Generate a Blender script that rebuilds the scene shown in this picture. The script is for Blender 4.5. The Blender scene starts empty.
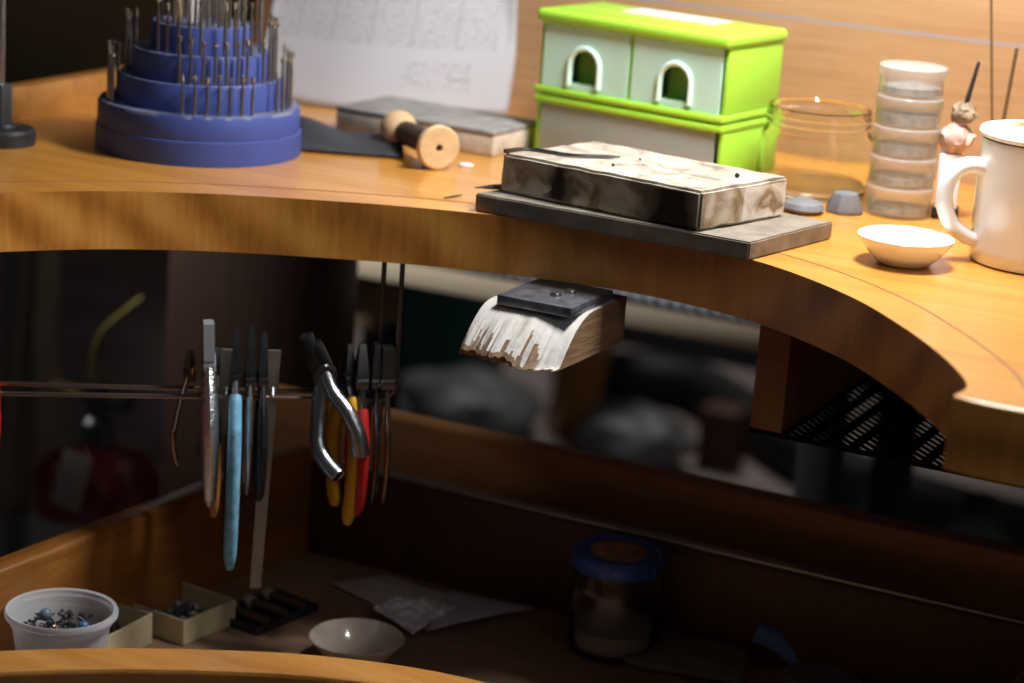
import bpy, bmesh, math, random
from math import sin, cos, pi, radians, atan2, sqrt
from mathutils import Vector, Matrix, noise

S = bpy.context.scene
C = bpy.data.collections.new('scene'); S.collection.children.link(C)

# ------------------------------------------------------------ camera
ROLL, PITCH, YAW = radians(4), radians(15), radians(26)
CAM = Vector((0, 0, 1.25))
FPX = 2296.0
fw = Vector((-sin(YAW)*cos(PITCH), cos(YAW)*cos(PITCH), -sin(PITCH)))
rt = Vector((cos(YAW), sin(YAW), 0)); up = rt.cross(fw)
r2 = rt*cos(ROLL) + up*sin(ROLL); u2 = -rt*sin(ROLL) + up*cos(ROLL)
cd = bpy.data.cameras.new('camera'); cam = bpy.data.objects.new('camera', cd); S.collection.objects.link(cam)
M = Matrix((( r2.x, u2.x, -fw.x, CAM.x), (r2.y, u2.y, -fw.y, CAM.y), (r2.z, u2.z, -fw.z, CAM.z), (0, 0, 0, 1)))
cam.matrix_world = M
cd.sensor_width = 22.3; cd.lens = 22.3*FPX/1024; cd.clip_start = .05
cd.dof.use_dof = True; cd.dof.focus_distance = 1.375; cd.dof.aperture_fstop = 3.0
cd.dof.aperture_blades = 8
S.camera = cam

# ------------------------------------------------------------ light
S.view_settings.view_transform = 'Standard'; S.view_settings.look = 'None'
S.view_settings.exposure = 0.0; S.view_settings.gamma = 1; S.view_settings.use_curve_mapping = False
W = bpy.data.worlds.new('world'); S.world = W; W.use_nodes = True
W.node_tree.nodes['Background'].inputs[0].default_value = (.85, .92, 1, 1)
W.node_tree.nodes['Background'].inputs[1].default_value = .027

def area(name, loc, target, sx, sy, power, col):
    l = bpy.data.lights.new(name, 'AREA'); l.shape = 'RECTANGLE'; l.size = sx; l.size_y = sy
    l.energy = power; l.color = col
    o = bpy.data.objects.new(name, l); S.collection.objects.link(o); o.location = loc
    o.rotation_euler = (Vector(target) - Vector(loc)).to_track_quat('-Z', 'Y').to_euler()
    return o
area('bench_lamp', (-.40, 1.335, 1.46), (-.54, 1.35, .95), .18, .10, 7.6, (1, .985, .96))
area('right_fill', (1.6, .2, 2.3), (-.5, 1.5, .95), 1.2, 1.0, 6, (.95, .97, 1))  # broad weak fill from the right front, no window is built there
sl_ = bpy.data.lights.new('table_fill', 'SPOT'); sl_.energy = 260; sl_.spot_size = radians(24); sl_.spot_blend = .5; sl_.shadow_soft_size = .1  # added narrow spot that brightens the front edge of the table behind
so = bpy.data.objects.new('table_fill', sl_); S.collection.objects.link(so); so.location = (-2.7, 1.50, 1.75)
so.rotation_euler = (Vector((-.75, 1.93, .70)) - so.location).to_track_quat('-Z', 'Y').to_euler()
sl_ = bpy.data.lights.new('floor_fill', 'SPOT'); sl_.energy = 75; sl_.spot_size = radians(46); sl_.spot_blend = .6; sl_.shadow_soft_size = .15  # added spot that brightens a patch of the far floor
so = bpy.data.objects.new('floor_fill', sl_); S.collection.objects.link(so); so.location = (-1.65, 4.2, 2.6)
sl_ = bpy.data.lights.new('wall_fill', 'SPOT'); sl_.energy = 26; sl_.spot_size = radians(60); sl_.spot_blend = .9; sl_.shadow_soft_size = .15  # added spot that lifts the dark far wall at the upper left
so = bpy.data.objects.new('wall_fill', sl_); S.collection.objects.link(so); so.location = (-3.3, 3.4, 2.2)
so.rotation_euler = (Vector((-3.5, 5, 1.15)) - so.location).to_track_quat('-Z', 'Y').to_euler()

# ------------------------------------------------------------ pixel helpers
def ray(px, py): return fw + r2*((px-512)/FPX) - u2*((py-341.5)/FPX)
def at(px, py, z):
    d = ray(px, py); return CAM + d*((z-CAM.z)/d.z)
def atY(px, py, y):
    d = ray(px, py); return CAM + d*((y-CAM.y)/d.y)
T = .95       # worktop top
TB = T-.0375   # worktop underside
TF = .64      # tray floor

# ------------------------------------------------------------ materials
def mat(name):
    m = bpy.data.materials.new(name); m.use_nodes = True
    return m, m.node_tree.nodes, m.node_tree.links, m.node_tree.nodes['Principled BSDF']
def plain(name, col, rough=.5, metal=0, bump=0, bscale=200, var=0, vscale=30, coat=0, trans=0, ior=1.45, alpha=1, spec=.5, sub=0):
    m, n, l, b = mat(name)
    b.inputs['Base Color'].default_value = (*col, 1); b.inputs['Roughness'].default_value = rough
    b.inputs['Metallic'].default_value = metal; b.inputs['Coat Weight'].default_value = coat
    b.inputs['Transmission Weight'].default_value = trans; b.inputs['IOR'].default_value = ior
    b.inputs['Alpha'].default_value = alpha; b.inputs['Specular IOR Level'].default_value = spec
    if sub:
        b.inputs['Subsurface Weight'].default_value = sub; b.inputs['Subsurface Scale'].default_value = .01
    tc = n.new('ShaderNodeTexCoord')
    if var:
        ns = n.new('ShaderNodeTexNoise'); ns.inputs['Scale'].default_value = vscale; ns.inputs['Detail'].default_value = 5
        l.new(tc.outputs['Object'], ns.inputs['Vector'])
        cr = n.new('ShaderNodeValToRGB')
        cr.color_ramp.elements[0].position = .3; cr.color_ramp.elements[1].position = .7
        cr.color_ramp.elements[0].color = (*[c*(1-var) for c in col], 1)
        cr.color_ramp.elements[1].color = (*[min(1, c*(1+var)) for c in col], 1)
        l.new(ns.outputs['Fac'], cr.inputs['Fac']); l.new(cr.outputs[0], b.inputs['Base Color'])
    if bump:
        nb = n.new('ShaderNodeTexNoise'); nb.inputs['Scale'].default_value = bscale; nb.inputs['Detail'].default_value = 4
        l.new(tc.outputs['Object'], nb.inputs['Vector'])
        bp = n.new('ShaderNodeBump'); bp.inputs['Strength'].default_value = bump; bp.inputs['Distance'].default_value = .002
        l.new(nb.outputs['Fac'], bp.inputs['Height']); l.new(bp.outputs[0], b.inputs['Normal'])
    return m
def wood(name, stops, scale=(3, 45, 45), rough=.35, coat=.3, bump=.15, seams=None, wave=None, fine=.35):
    m, n, l, b = mat(name)
    tc = n.new('ShaderNodeTexCoord'); mp = n.new('ShaderNodeMapping'); mp.inputs['Scale'].default_value = scale
    l.new(tc.outputs['Object'], mp.inputs['Vector'])
    a = n.new('ShaderNodeTexNoise'); a.inputs['Scale'].default_value = 1; a.inputs['Detail'].default_value = 6; a.inputs['Distortion'].default_value = .6
    l.new(mp.outputs[0], a.inputs['Vector'])
    mp2 = n.new('ShaderNodeMapping'); mp2.inputs['Scale'].default_value = [s*7 for s in scale]
    l.new(tc.outputs['Object'], mp2.inputs['Vector'])
    a2 = n.new('ShaderNodeTexNoise'); a2.inputs['Scale'].default_value = 1; a2.inputs['Detail'].default_value = 3
    l.new(mp2.outputs[0], a2.inputs['Vector'])
    mx = n.new('ShaderNodeMix'); mx.data_type = 'FLOAT'; mx.inputs[0].default_value = fine
    l.new(a.outputs['Fac'], mx.inputs[2]); l.new(a2.outputs['Fac'], mx.inputs[3])
    src = mx.outputs[0]
    if wave:
        w = n.new('ShaderNodeTexWave'); w.wave_type = 'RINGS'; w.inputs['Scale'].default_value = wave[0]
        w.inputs['Distortion'].default_value = 3; w.inputs['Detail'].default_value = 3; w.inputs['Detail Scale'].default_value = 1.5
        mw = n.new('ShaderNodeMapping'); mw.inputs['Location'].default_value = wave[1]; l.new(tc.outputs['Object'], mw.inputs['Vector'])
        l.new(mw.outputs[0], w.inputs['Vector'])
        m3 = n.new('ShaderNodeMix'); m3.data_type = 'FLOAT'; m3.inputs[0].default_value = wave[2]
        l.new(src, m3.inputs[2]); l.new(w.outputs['Fac'], m3.inputs[3]); src = m3.outputs[0]
    cr = n.new('ShaderNodeValToRGB'); e = cr.color_ramp.elements
    e[0].position, e[0].color = stops[0][0], (*stops[0][1], 1)
    e[1].position, e[1].color = stops[-1][0], (*stops[-1][1], 1)
    for p, c in stops[1:-1]:
        x = e.new(p); x.color = (*c, 1)
    l.new(src, cr.inputs['Fac']); col = cr.outputs[0]
    if seams:     # (axis, positions, colour, width)
        sp = n.new('ShaderNodeSeparateXYZ'); l.new(tc.outputs['Object'], sp.inputs[0])
        for pos in seams[1]:
            d = n.new('ShaderNodeMath'); d.operation = 'SUBTRACT'; l.new(sp.outputs[seams[0]], d.inputs[0]); d.inputs[1].default_value = pos
            ab = n.new('ShaderNodeMath'); ab.operation = 'ABSOLUTE'; l.new(d.outputs[0], ab.inputs[0])
            lt = n.new('ShaderNodeMath'); lt.operation = 'LESS_THAN'; l.new(ab.outputs[0], lt.inputs[0]); lt.inputs[1].default_value = seams[3]
            mc = n.new('ShaderNodeMix'); mc.data_type = 'RGBA'; l.new(lt.outputs[0], mc.inputs[0]); l.new(col, mc.inputs[6])
            mc.inputs[7].default_value = (*seams[2], 1); col = mc.outputs[2]
    l.new(col, b.inputs['Base Color'])
    b.inputs['Roughness'].default_value = rough; b.inputs['Coat Weight'].default_value = coat; b.inputs['Coat Roughness'].default_value = .25
    if bump:
        bp = n.new('ShaderNodeBump'); bp.inputs['Strength'].default_value = bump; bp.inputs['Distance'].default_value = .001
        l.new(a2.outputs['Fac'], bp.inputs['Height']); l.new(bp.outputs[0], b.inputs['Normal'])
    return m
def glass(name, col=(1, 1, 1), rough=.02, ior=1.45):
    return plain(name, col, rough, trans=1, ior=ior)

m_top = wood('varnished_worktop', [(.3, (.48, .195, .030)), (.5, (.62, .275, .045)), (.7, (.72, .35, .075))], (2.5, 40, 40), rough=.28, coat=.5,
             seams=(1, [1.317, 1.44], (.25, .13, .07), .0006))
m_edge = wood('worktop_edge', [(.30, (.40, .145, .022)), (.5, (.62, .25, .042)), (.70, (.78, .36, .075))], (38, 38, 5), rough=.35, coat=.35, wave=(9, (.9, -.9, -.7), .3))
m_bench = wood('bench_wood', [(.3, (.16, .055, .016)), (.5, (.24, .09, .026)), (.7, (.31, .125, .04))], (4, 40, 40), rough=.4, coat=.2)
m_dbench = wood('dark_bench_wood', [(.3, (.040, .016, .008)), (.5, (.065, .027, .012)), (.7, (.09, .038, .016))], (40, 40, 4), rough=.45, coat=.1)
m_stretch = wood('stretcher_wood', [(.3, (.30, .13, .04)), (.5, (.42, .19, .06)), (.7, (.5, .24, .08))], (4, 40, 40), rough=.4, coat=.2)
m_tray = wood('tray_wood', [(.3, (.17, .060, .011)), (.5, (.26, .10, .019)), (.7, (.34, .145, .032))], (30, 4, 40), rough=.35, coat=.3)
m_lip = wood('lip_wood', [(.3, (.36, .15, .03)), (.5, (.48, .21, .045)), (.68, (.58, .28, .07))], (6, 40, 40), rough=.35, coat=.3)
m_trayfloor = wood('tray_floor_wood', [(.3, (.17, .10, .06)), (.5, (.26, .16, .10)), (.7, (.34, .22, .14))], (4, 30, 30), rough=.6, coat=0)
m_wall = wood('panel_wood', [(.3, (.38, .20, .09)), (.5, (.46, .265, .13)), (.7, (.52, .32, .175))], (3.5, 60, 60), rough=.45, coat=.1,
              seams=(2, [1.054], (.34, .30, .33), .0011))
m_darkwall = plain('dark_wall', (.11, .072, .032), .8, var=.2, vscale=3)
m_floor = plain('carpet_floor', (.30, .235, .215), .9, var=.3, vscale=6, bump=.4)
m_steel = plain('steel', (.55, .55, .55), .3, 1, var=.15, vscale=80)
m_darksteel = plain('dark_steel', (.14, .14, .15), .35, 1, var=.3, vscale=90)
m_black = plain('black_plastic', (.012, .012, .013), .4)
m_chrome = plain('chrome', (.9, .9, .88), .28, 1, bump=.5, bscale=500)
m_plate = plain('blued_plate', (.17, .175, .20), .35, .6, var=.45, vscale=110, bump=.1)
m_wire = plain('rack_wire', (.35, .27, .22), .3, 1)
m_blue = plain('blue_plastic', (.050, .080, .30), .5, var=.08, vscale=60, bump=.05, sub=.0)
m_lime = plain('lime_plastic', (.38, .74, .06), .35, sub=.15)
m_white = plain('white_ceramic', (.90, .89, .87), .12, coat=.4)
m_beige = plain('beige_ceramic', (.60, .50, .42), .15, coat=.4)

# ------------------------------------------------------------ mesh helpers
def obj(name, bm, m, parent=None, smooth=True, loc=None):
    me = bpy.data.meshes.new(name); bmesh.ops.recalc_face_normals(bm, faces=bm.faces)
    bm.to_mesh(me); bm.free()
    if not isinstance(m, (list, tuple)): m = [m]
    for k in m: me.materials.append(k)
    if smooth:
        me.polygons.foreach_set('use_smooth', [True]*len(me.polygons))
        me.update()
        try: me.set_sharp_from_angle(angle=radians(35))
        except Exception: pass
    o = bpy.data.objects.new(name, me); C.objects.link(o)
    if parent: o.parent = parent
    if name in ('worktop', 'front_rail'):
        wn = o.modifiers.new('wn', 'WEIGHTED_NORMAL'); wn.keep_sharp = True; wn.weight = 100
    if loc is not None: o.location = loc
    return o
def tag(o, label, cat, group=None, kind=None):
    o['label'] = label; o['category'] = cat
    if group: o['group'] = group
    if kind: o['kind'] = kind
    return o
def thing(name, label, cat, loc=(0, 0, 0), rz=0, group=None):
    o = bpy.data.objects.new(name, None); C.objects.link(o); o.location = loc; o.rotation_euler = (0, 0, rz)
    o.empty_display_size = .02
    return tag(o, label, cat, group)
def struct(o): o['kind'] = 'structure'; return o
NB = bmesh.new
def box(bm, c, s, bev=0, mi=0, rz=0, rot=None, seg=2):
    r = bmesh.ops.create_cube(bm, size=1); vs = r['verts']
    for v in vs: v.co = Vector((v.co.x*s[0], v.co.y*s[1], v.co.z*s[2]))
    fs = {f for v in vs for f in v.link_faces}
    if bev:
        es = list({e for v in vs for e in v.link_edges})
        r = bmesh.ops.bevel(bm, geom=es, offset=bev, segments=seg, affect='EDGES', profile=.5)
        vs = list({v for f in r['faces'] for v in f.verts} | {v for v in vs if v.is_valid})
        fs = {f for v in vs for f in v.link_faces}
    R = rot if rot is not None else Matrix.Rotation(rz, 3, 'Z')
    for v in vs: v.co = R @ v.co + Vector(c)
    for f in fs: f.material_index = mi
    return vs
def lathe(bm, prof, c=(0, 0, 0), n=48, mi=0, rot=None, closed=False):
    R = rot if rot is not None else Matrix.Identity(3); c = Vector(c); rings = []
    for r, z in prof:
        if r < 1e-7: rings.append([bm.verts.new(R @ Vector((0, 0, z)) + c)])
        else: rings.append([bm.verts.new(R @ Vector((r*cos(2*pi*i/n), r*sin(2*pi*i/n), z)) + c) for i in range(n)])
    pr = list(zip(rings, rings[1:]))
    if closed: pr.append((rings[-1], rings[0]))
    for a, b in pr:
        for i in range(n):
            j = (i+1) % n
            if len(a) == 1 and len(b) == 1: continue
            if len(a) == 1: f = bm.faces.new((a[0], b[i], b[j]))
            elif len(b) == 1: f = bm.faces.new((a[i], a[j], b[0]))
            else: f = bm.faces.new((a[i], a[j], b[j], b[i]))
            f.material_index = mi
def tube(bm, pts, rad, n=10, mi=0, ell=None, cap=True, upv=None):
    """swept tube; rad number or list; ell=(axis vector, factor) flattens along the axis"""
    pts = [Vector(p) for p in pts]; rings = []
    if not isinstance(rad, (list, tuple)): rad = [rad]*len(pts)
    t0 = (pts[1]-pts[0]).normalized(); ref = Vector(upv) if upv else (Vector((0, 0, 1)) if abs(t0.z) < .9 else Vector((1, 0, 0)))
    u = t0.cross(ref).normalized()
    for i, p in enumerate(pts):
        t = (pts[min(i+1, len(pts)-1)] - pts[max(i-1, 0)]).normalized()
        u = (u - t*u.dot(t)).normalized(); v = t.cross(u)
        ring = []
        for k in range(n):
            q = u*cos(2*pi*k/n)*rad[i] + v*sin(2*pi*k/n)*rad[i]
            if ell: q = q + ell[0]*(q.dot(ell[0])*(ell[1]-1))
            ring.append(bm.verts.new(p+q))
        rings.append(ring)
    for a, b in zip(rings, rings[1:]):
        for k in range(n):
            f = bm.faces.new((a[k], a[(k+1) % n], b[(k+1) % n], b[k])); f.material_index = mi
    if cap:
        for r in (rings[0][::-1], rings[-1]):
            f = bm.faces.new(r); f.material_index = mi
def spline(P, n=8):
    P = [Vector(p) for p in P]; out = []
    Q = [P[0]*2-P[1]] + P + [P[-1]*2-P[-2]]
    for i in range(1, len(Q)-2):
        for k in range(n):
            t = k/n; a, b, c, d = Q[i-1:i+3]
            out.append(.5*((2*b)+(c-a)*t+(2*a-5*b+4*c-d)*t*t+(3*b-a-3*c+d)*t**3))
    out.append(P[-1]); return out
def poly(bm, pts, z0, z1, mi_top=0, mi_side=0, bev=0):
    a = [bm.verts.new((p[0], p[1], z0)) for p in pts]; b = [bm.verts.new((p[0], p[1], z1)) for p in pts]
    ft = bm.faces.new(b); fb = bm.faces.new(a[::-1]); ft.material_index = mi_top; fb.material_index = mi_side
    n = len(pts)
    for i in range(n):
        f = bm.faces.new((a[i], a[(i+1) % n], b[(i+1) % n], b[i])); f.material_index = mi_side
    if bev:
        es = [e for e in ft.edges]
        bmesh.ops.bevel(bm, geom=es, offset=bev, segments=3, affect='EDGES', profile=.5)
    bmesh.ops.recalc_face_normals(bm, faces=bm.faces)
    for f in bm.faces: f.material_index = mi_top if f.normal.z > .2 else mi_side
    bmesh.ops.triangulate(bm, faces=[f for f in bm.faces if len(f.verts) > 4])
def rough_up(bm, amp, sc=60, seed=0):
    for v in bm.verts:
        v.co += Vector(noise.noise_vector(v.co*sc + Vector((seed, 0, 0))))*amp
rnd = random.Random(7)

# ============================================================ SETTING
bm = NB(); box(bm, (-1, 2.5, -.02), (9, 6.4, .04)); struct(obj('floor', bm, m_floor, smooth=False))
bm = NB(); box(bm, (-1, 5.05, 1.5), (9, .1, 3)); struct(obj('wall_far', bm, m_darkwall, smooth=False))
bm = NB(); box(bm, (-5.5, 2.5, 1.5), (.1, 6.4, 3)); struct(obj('wall_left', bm, m_darkwall, smooth=False))
# wooden back panel standing on the worktop's rear edge
bm = NB(); box(bm, (-.44, 1.635, T-.02+.25), (1.22, .022, .54), .002); struct(obj('wall_back', bm, m_wall, smooth=False))

# ============================================================ WORKBENCH
bench = thing('workbench', 'varnished orange wooden jeweller workbench with a curved cut-out front edge', 'workbench', (-.56, 1.3, 0))
bo = Vector((-.56, 1.3, 0))
arc = [(-.93, 1.035), (-.921, 1.065), (-.898, 1.106), (-.858, 1.155), (-.808, 1.196), (-.752, 1.228), (-.692, 1.256), (-.63, 1.276), (-.57, 1.287), (-.51, 1.285), (-.448, 1.266), (-.386, 1.225),
       (-.337, 1.174), (-.305, 1.133), (-.283, 1.098), (-.276, 1.078), (-.2785, 1.062)]
arcs = [Vector((p.x, p.y, 0)) for p in spline([(x, y, 0) for x, y in arc], 5)]
outline = [(-1.07, 1.03), (-.935, 1.03)] + [(p.x, p.y) for p in arcs[1:]] + [(-.262, 1.0585), (.05, 1.0585), (.05, 1.65), (-1.07, 1.65)]
bm = NB(); poly(bm, outline, TB, T, 0, 1, .0028)
o = obj('worktop', bm, [m_top, m_edge]); o.parent = bench; o.matrix_parent_inverse = Matrix.Translation(-bo)
def ben(name, bm, m, smooth=True, label=None):
    o = obj(name, bm, m, bench, smooth); o.matrix_parent_inverse = Matrix.Translation(-bo)
    if label: o['label'] = label
    return o
# thin inlaid line that follows the curved edge
ins = []
for i, p in enumerate(arcs):
    t = (arcs[min(i+1, len(arcs)-1)]-arcs[max(0, i-1)]).normalized(); ins.append(p + Vector((-t.y, t.x, 0))*.030)
ins = ins[4:-8]
ins = spline([(p.x, p.y, 0) for p in ins[::4]] + [(-.2475, 1.118, 0), (-.2465, 1.09, 0)], 6)
bm = NB(); prev = None
for i, p in enumerate(ins):
    t = (ins[min(i+1, len(ins)-1)]-ins[max(0, i-1)]).normalized(); nn = Vector((-t.y, t.x, 0))
    q = [bm.verts.new(p+nn*s*.0007+Vector((0, 0, T+h))) for s, h in ((-1, -.001), (-1, .00025), (1, .00025), (1, -.001))]
    if prev:
        for k in range(3): bm.faces.new((prev[k], prev[k+1], q[k+1], q[k]))
    prev = q
ben('edge_inlay', bm, plain('inlay', (.28, .14, .07), .5), label='thin dark line following the curved edge')
# left upstand, legs, back posts
bm = NB(); box(bm, (-1.062, 1.34, T+.011), (.016, .62, .024), .002); ben('side_rail', bm, m_lip)
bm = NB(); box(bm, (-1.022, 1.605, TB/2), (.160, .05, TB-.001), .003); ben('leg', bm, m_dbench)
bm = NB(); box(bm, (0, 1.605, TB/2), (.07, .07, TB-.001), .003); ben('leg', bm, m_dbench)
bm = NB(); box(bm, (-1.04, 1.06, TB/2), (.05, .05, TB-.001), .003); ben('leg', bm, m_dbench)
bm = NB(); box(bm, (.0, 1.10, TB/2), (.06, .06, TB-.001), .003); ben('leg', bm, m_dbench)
bm = NB(); box(bm, (-.48, 1.475, .70), (.93, .022, .072), .003); ben('stretcher', bm, m_stretch, label='long rail across the back below the worktop')
# cubby at the right under the top: side panel, back, mesh bottom
CZ = T-.13
bm = NB(); box(bm, (-.474, 1.46, (TB+CZ)/2), (.022, .21, TB-CZ-.0005), .001); ben('side_panel', bm, m_bench)
bm = NB(); box(bm, (-.24, 1.57, (TB+CZ)/2), (.446, .012, TB-CZ-.0005), .001); ben('back_panel', bm, m_bench)
bm = NB(); box(bm, (-.012, 1.46, (TB+CZ)/2), (.022, .208, TB-CZ-.0005), .001); ben('side_panel', bm, m_bench)
bm = NB()
x0, x1, y0, y1 = -.485, -.005, 1.358, 1.566
ny, nx = 26, 60
for j in range(ny):
    yy = y0 + (y1-y0)*j/(ny-1)
    for s in (-1, 1):
        prev = None
        for i in range(nx+1):
            x = x0+(x1-x0)*i/nx; y = yy + s*(.5 if i % 2 else -.5)*(y1-y0)/(ny-1)*.96
            z = CZ-.002
            q = [bm.verts.new((x, y-.0016, z)), bm.verts.new((x, y+.0016, z+.0012)), bm.verts.new((x, y+.0004, z-.0006))]
            if prev and s == 1:
                for k in range(3): bm.faces.new((prev[k], prev[(k+1) % 3], q[(k+1) % 3], q[k]))
            prev = q
for x in (x0, x1): tube(bm, [(x, y0, CZ-.002), (x, y1, CZ-.002)], .0018, 6)
for y in (y0, y1): tube(bm, [(x0, y, CZ-.002), (x1, y, CZ-.002)], .0018, 6)
ben('mesh_shelf', bm, plain('mesh_metal', (.035, .032, .03), .5, 1), label='black expanded metal mesh shelf')

# ============================================================ CATCH TRAY
to = Vector((-.56, 1.25, TF))
tray = thing('catch_tray', 'shallow wooden catch tray below the worktop with a curved front rail', 'tray', to)
def tp(name, bm, m, smooth=True, label=None):
    o = obj(name, bm, m, tray, smooth); o.matrix_parent_inverse = Matrix.Translation(-to)
    if label: o['label'] = label
    return o
lipf = [(-.885, .80), (-.80, .905), (-.757, .948), (-.715, .983), (-.67, 1.013), (-.62, 1.040), (-.56, 1.058), (-.50, 1.058), (-.44, 1.04), (-.38, 1.008), (-.33, .965), (-.28, .90)]
lf = spline([(x, y, 0) for x, y in lipf], 4); lb = []
for i, p in enumerate(lf):
    t = (lf[min(i+1, len(lf)-1)]-lf[max(0, i-1)]).normalized(); lb.append(p + Vector((-t.y, t.x, 0))*.036)
lb = [p for p in lb if -.8845 < p.x < -.2805]
pts = [(p.x, p.y) for p in lf] + [(-.2805, .93)] + [(p.x, p.y) for p in lb[::-1]] + [(-.8845, .86)]
bm = NB(); poly(bm, pts, TF-.02, .72, 0, 0, .002); tp('front_rail', bm, m_lip)
ll = []
for i, p in enumerate(lf):
    t = (lf[min(i+1, len(lf)-1)]-lf[max(0, i-1)]).normalized(); ll.append(p + Vector((-t.y, t.x, 0))*.0025 + Vector((0, 0, .7205)))
bm = NB(); tube(bm, ll, .0022, 8); tp('edge_bead', bm, m_lip)
fl = [(p.x, p.y+.002) for p in lf] + [(-.262, 1.40), (-.864, 1.40)]
bm = NB(); poly(bm, [(p.x, p.y+.02) for p in lf] + [(-.28, 1.399), (-.856, 1.399), (-.884, 1.0)], TF-.012, TF, 0, 0); tp('tray_floor', bm, m_trayfloor, False)
bm = NB(); box(bm, (-.8705, 1.13, .674), (.019, .56, .092), .004, seg=3, rz=-.068); tp('side_board', bm, m_tray)
bm = NB(); box(bm, (-.2705, 1.13, .674), (.019, .56, .092), .004, seg=3); tp('side_board', bm, m_tray)
bm = NB(); box(bm, (-.563, 1.410, .670), (.604, .018, .085), .005, seg=3); tp('back_board', bm, m_dbench)
tube_pts = [(-.845, 1.405, .7135), (-.28, 1.405, .7135)]
bm = NB(); box(bm, (-.563, 1.4055, .7130), (.566, .0105, .0026), .001); tp('edge_highlight', bm, plain('highlight_grey', (.5, .5, .5), .4, 1), label='grey strip standing in for the highlight along the back board')  # highlight on the board's rounded top edge, modelled as a pale strip

# ============================================================ BENCH PIN
PO = Vector((-.589, 1.253, T-.0755))
pin = thing('bench_pin', 'worn pale wooden bench pin jutting out below the curved edge', 'bench pin', PO)
bm = NB(); NX, NY = 64, 44
def pin_top(u, v):      # u 0..1 left to right, v 0 back .. 1 front
    x = -.034 + u*.064
    y = .055 - v*.104
    z = .030
    dd = max(0, (v-.60+.12*max(0, u-.6)/.4)/.4)
    z -= .0235*dd**1.9
    if dd > 0:
        a = (u-.5)*9
        g = noise.noise(Vector((u*38 + (v-1)*3*(u-.5), 3.1, v*1.2)))
        g2 = noise.noise(Vector((u*9, 7.7, v*2)))
        z += (g*.0022*dd**5 + g2*.0012*dd**2) - .006*max(0, noise.noise(Vector((u*26 + (v-1)*5*(u-.45), 1.3, 0))))*max(0, (v-.72)/.28)**1.5
    return Vector((x, y, z))
def pin_bot(u, v):
    x = -.034 + u*.064; y = .055 - v*.104
    return Vector((x, y, .0015*v))
jag = [noise.noise(Vector((k*.55, 9, 2)))*.004 + noise.noise(Vector((k*.14, 5, 2)))*.008 for k in range(NX+1)]
gt = [[None]*(NY+1) for _ in range(NX+1)]; gb = [[None]*(NY+1) for _ in range(NX+1)]
for i in range(NX+1):
    for j in range(NY+1):
        u, v = i/NX, j/NY
        p = pin_top(u, v); q = pin_bot(u, v)
        k = max(0, (v-.7)/.3)
        cen = -.010*(1-(2*u-1)**2)
        p.y += (jag[i] + cen*.6)*k; q.y += (jag[i]*1.2 + .006 + cen*.6)*k
        if p.z < q.z+.0012: p.z = q.z+.0012
        gt[i][j] = bm.verts.new(p); gb[i][j] = bm.verts.new(q)
for i in range(NX):
    for j in range(NY):
        f = bm.faces.new((gt[i][j], gt[i+1][j], gt[i+1][j+1], gt[i][j+1]))
        if j/NY > .965 - .20*max(0, noise.noise(Vector((i*.45, 4.4, 0)))+.1): f.material_index = 2
        bm.faces.new((gb[i][j], gb[i][j+1], gb[i+1][j+1], gb[i+1][j]))
    bm.faces.new((gt[i][0], gb[i][0], gb[i+1][0], gt[i+1][0])).material_index = 1
    f = bm.faces.new((gt[i][NY], gt[i+1][NY], gb[i+1][NY], gb[i][NY])); f.material_index = 1
for j in range(NY):
    for i in (0, NX):
        f = bm.faces.new((gt[i][j], gb[i][j], gb[i][j+1], gt[i][j+1])); f.material_index = 1
m_pintop = wood('worn_pin_top', [(.25, (.30, .275, .25)), (.45, (.44, .42, .39)), (.72, (.54, .52, .49))], (45, 12, 30), rough=.75, coat=0, bump=.6)
m_pinside = wood('pin_side', [(.3, (.12, .06, .028)), (.5, (.26, .145, .07)), (.7, (.36, .22, .12))], (60, 7, 50), rough=.7, coat=0, bump=.5)
m_fringe = wood('splintered_wood', [(.3, (.06, .032, .018)), (.5, (.14, .08, .045)), (.7, (.26, .17, .10))], (90, 12, 50), rough=.85, coat=0, bump=.6)
obj('wooden_block', bm, [m_pintop, m_pinside, m_fringe], pin)
bm = NB(); box(bm, (.0015, .009, .0333), (.051, .062, .0062), .0008)
obj('steel_plate', bm, m_plate, pin, label if False else True)
for x, y in ((.0055, .0005), (.0095, .0135)):
    bm = NB(); lathe(bm, [(0, .0388), (.0030, .0386), (.0035, .0378), (.0035, .0355)], (x, y, 0), 18); obj('screw', bm, m_steel, pin)

# ============================================================ PLIER RACK
ZR = T-.13
RR = at(395, 400, ZR); RL = at(0, 393.5, ZR); rd = (RL-RR).normalized(); rp = Vector((rd.y, -rd.x, 0))
if rp.y < 0: rp = -rp
rack = thing('plier_rack', 'bent wire rack hanging below the worktop and carrying pliers', 'rack', RR)
def wire(topx, off, offL, sh=0, bend=.012):
    t = at(topx, 262, TB) + rp*.012
    a = RR + rp*off + rd*sh; b = RL + rd*.10 + rp*offL
    t = Vector((a.x, a.y, TB-.0005))
    pts = [t, Vector((t.x, t.y, ZR+.012))]
    for k in range(1, 6):
        an = k/5*pi/2; pts.append(Vector((t.x, t.y, ZR)) + rd*(bend*(1-cos(an))) + Vector((0, 0, bend*(1-sin(an)))))
    pts.append(b); bm = NB(); tube(bm, pts, .0017, 10); 
    o = obj('wire', bm, m_wire, rack); o.matrix_parent_inverse = Matrix.Translation(-RR)
wire(398, 0, 0); wire(388, .014, .026, .010)

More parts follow.
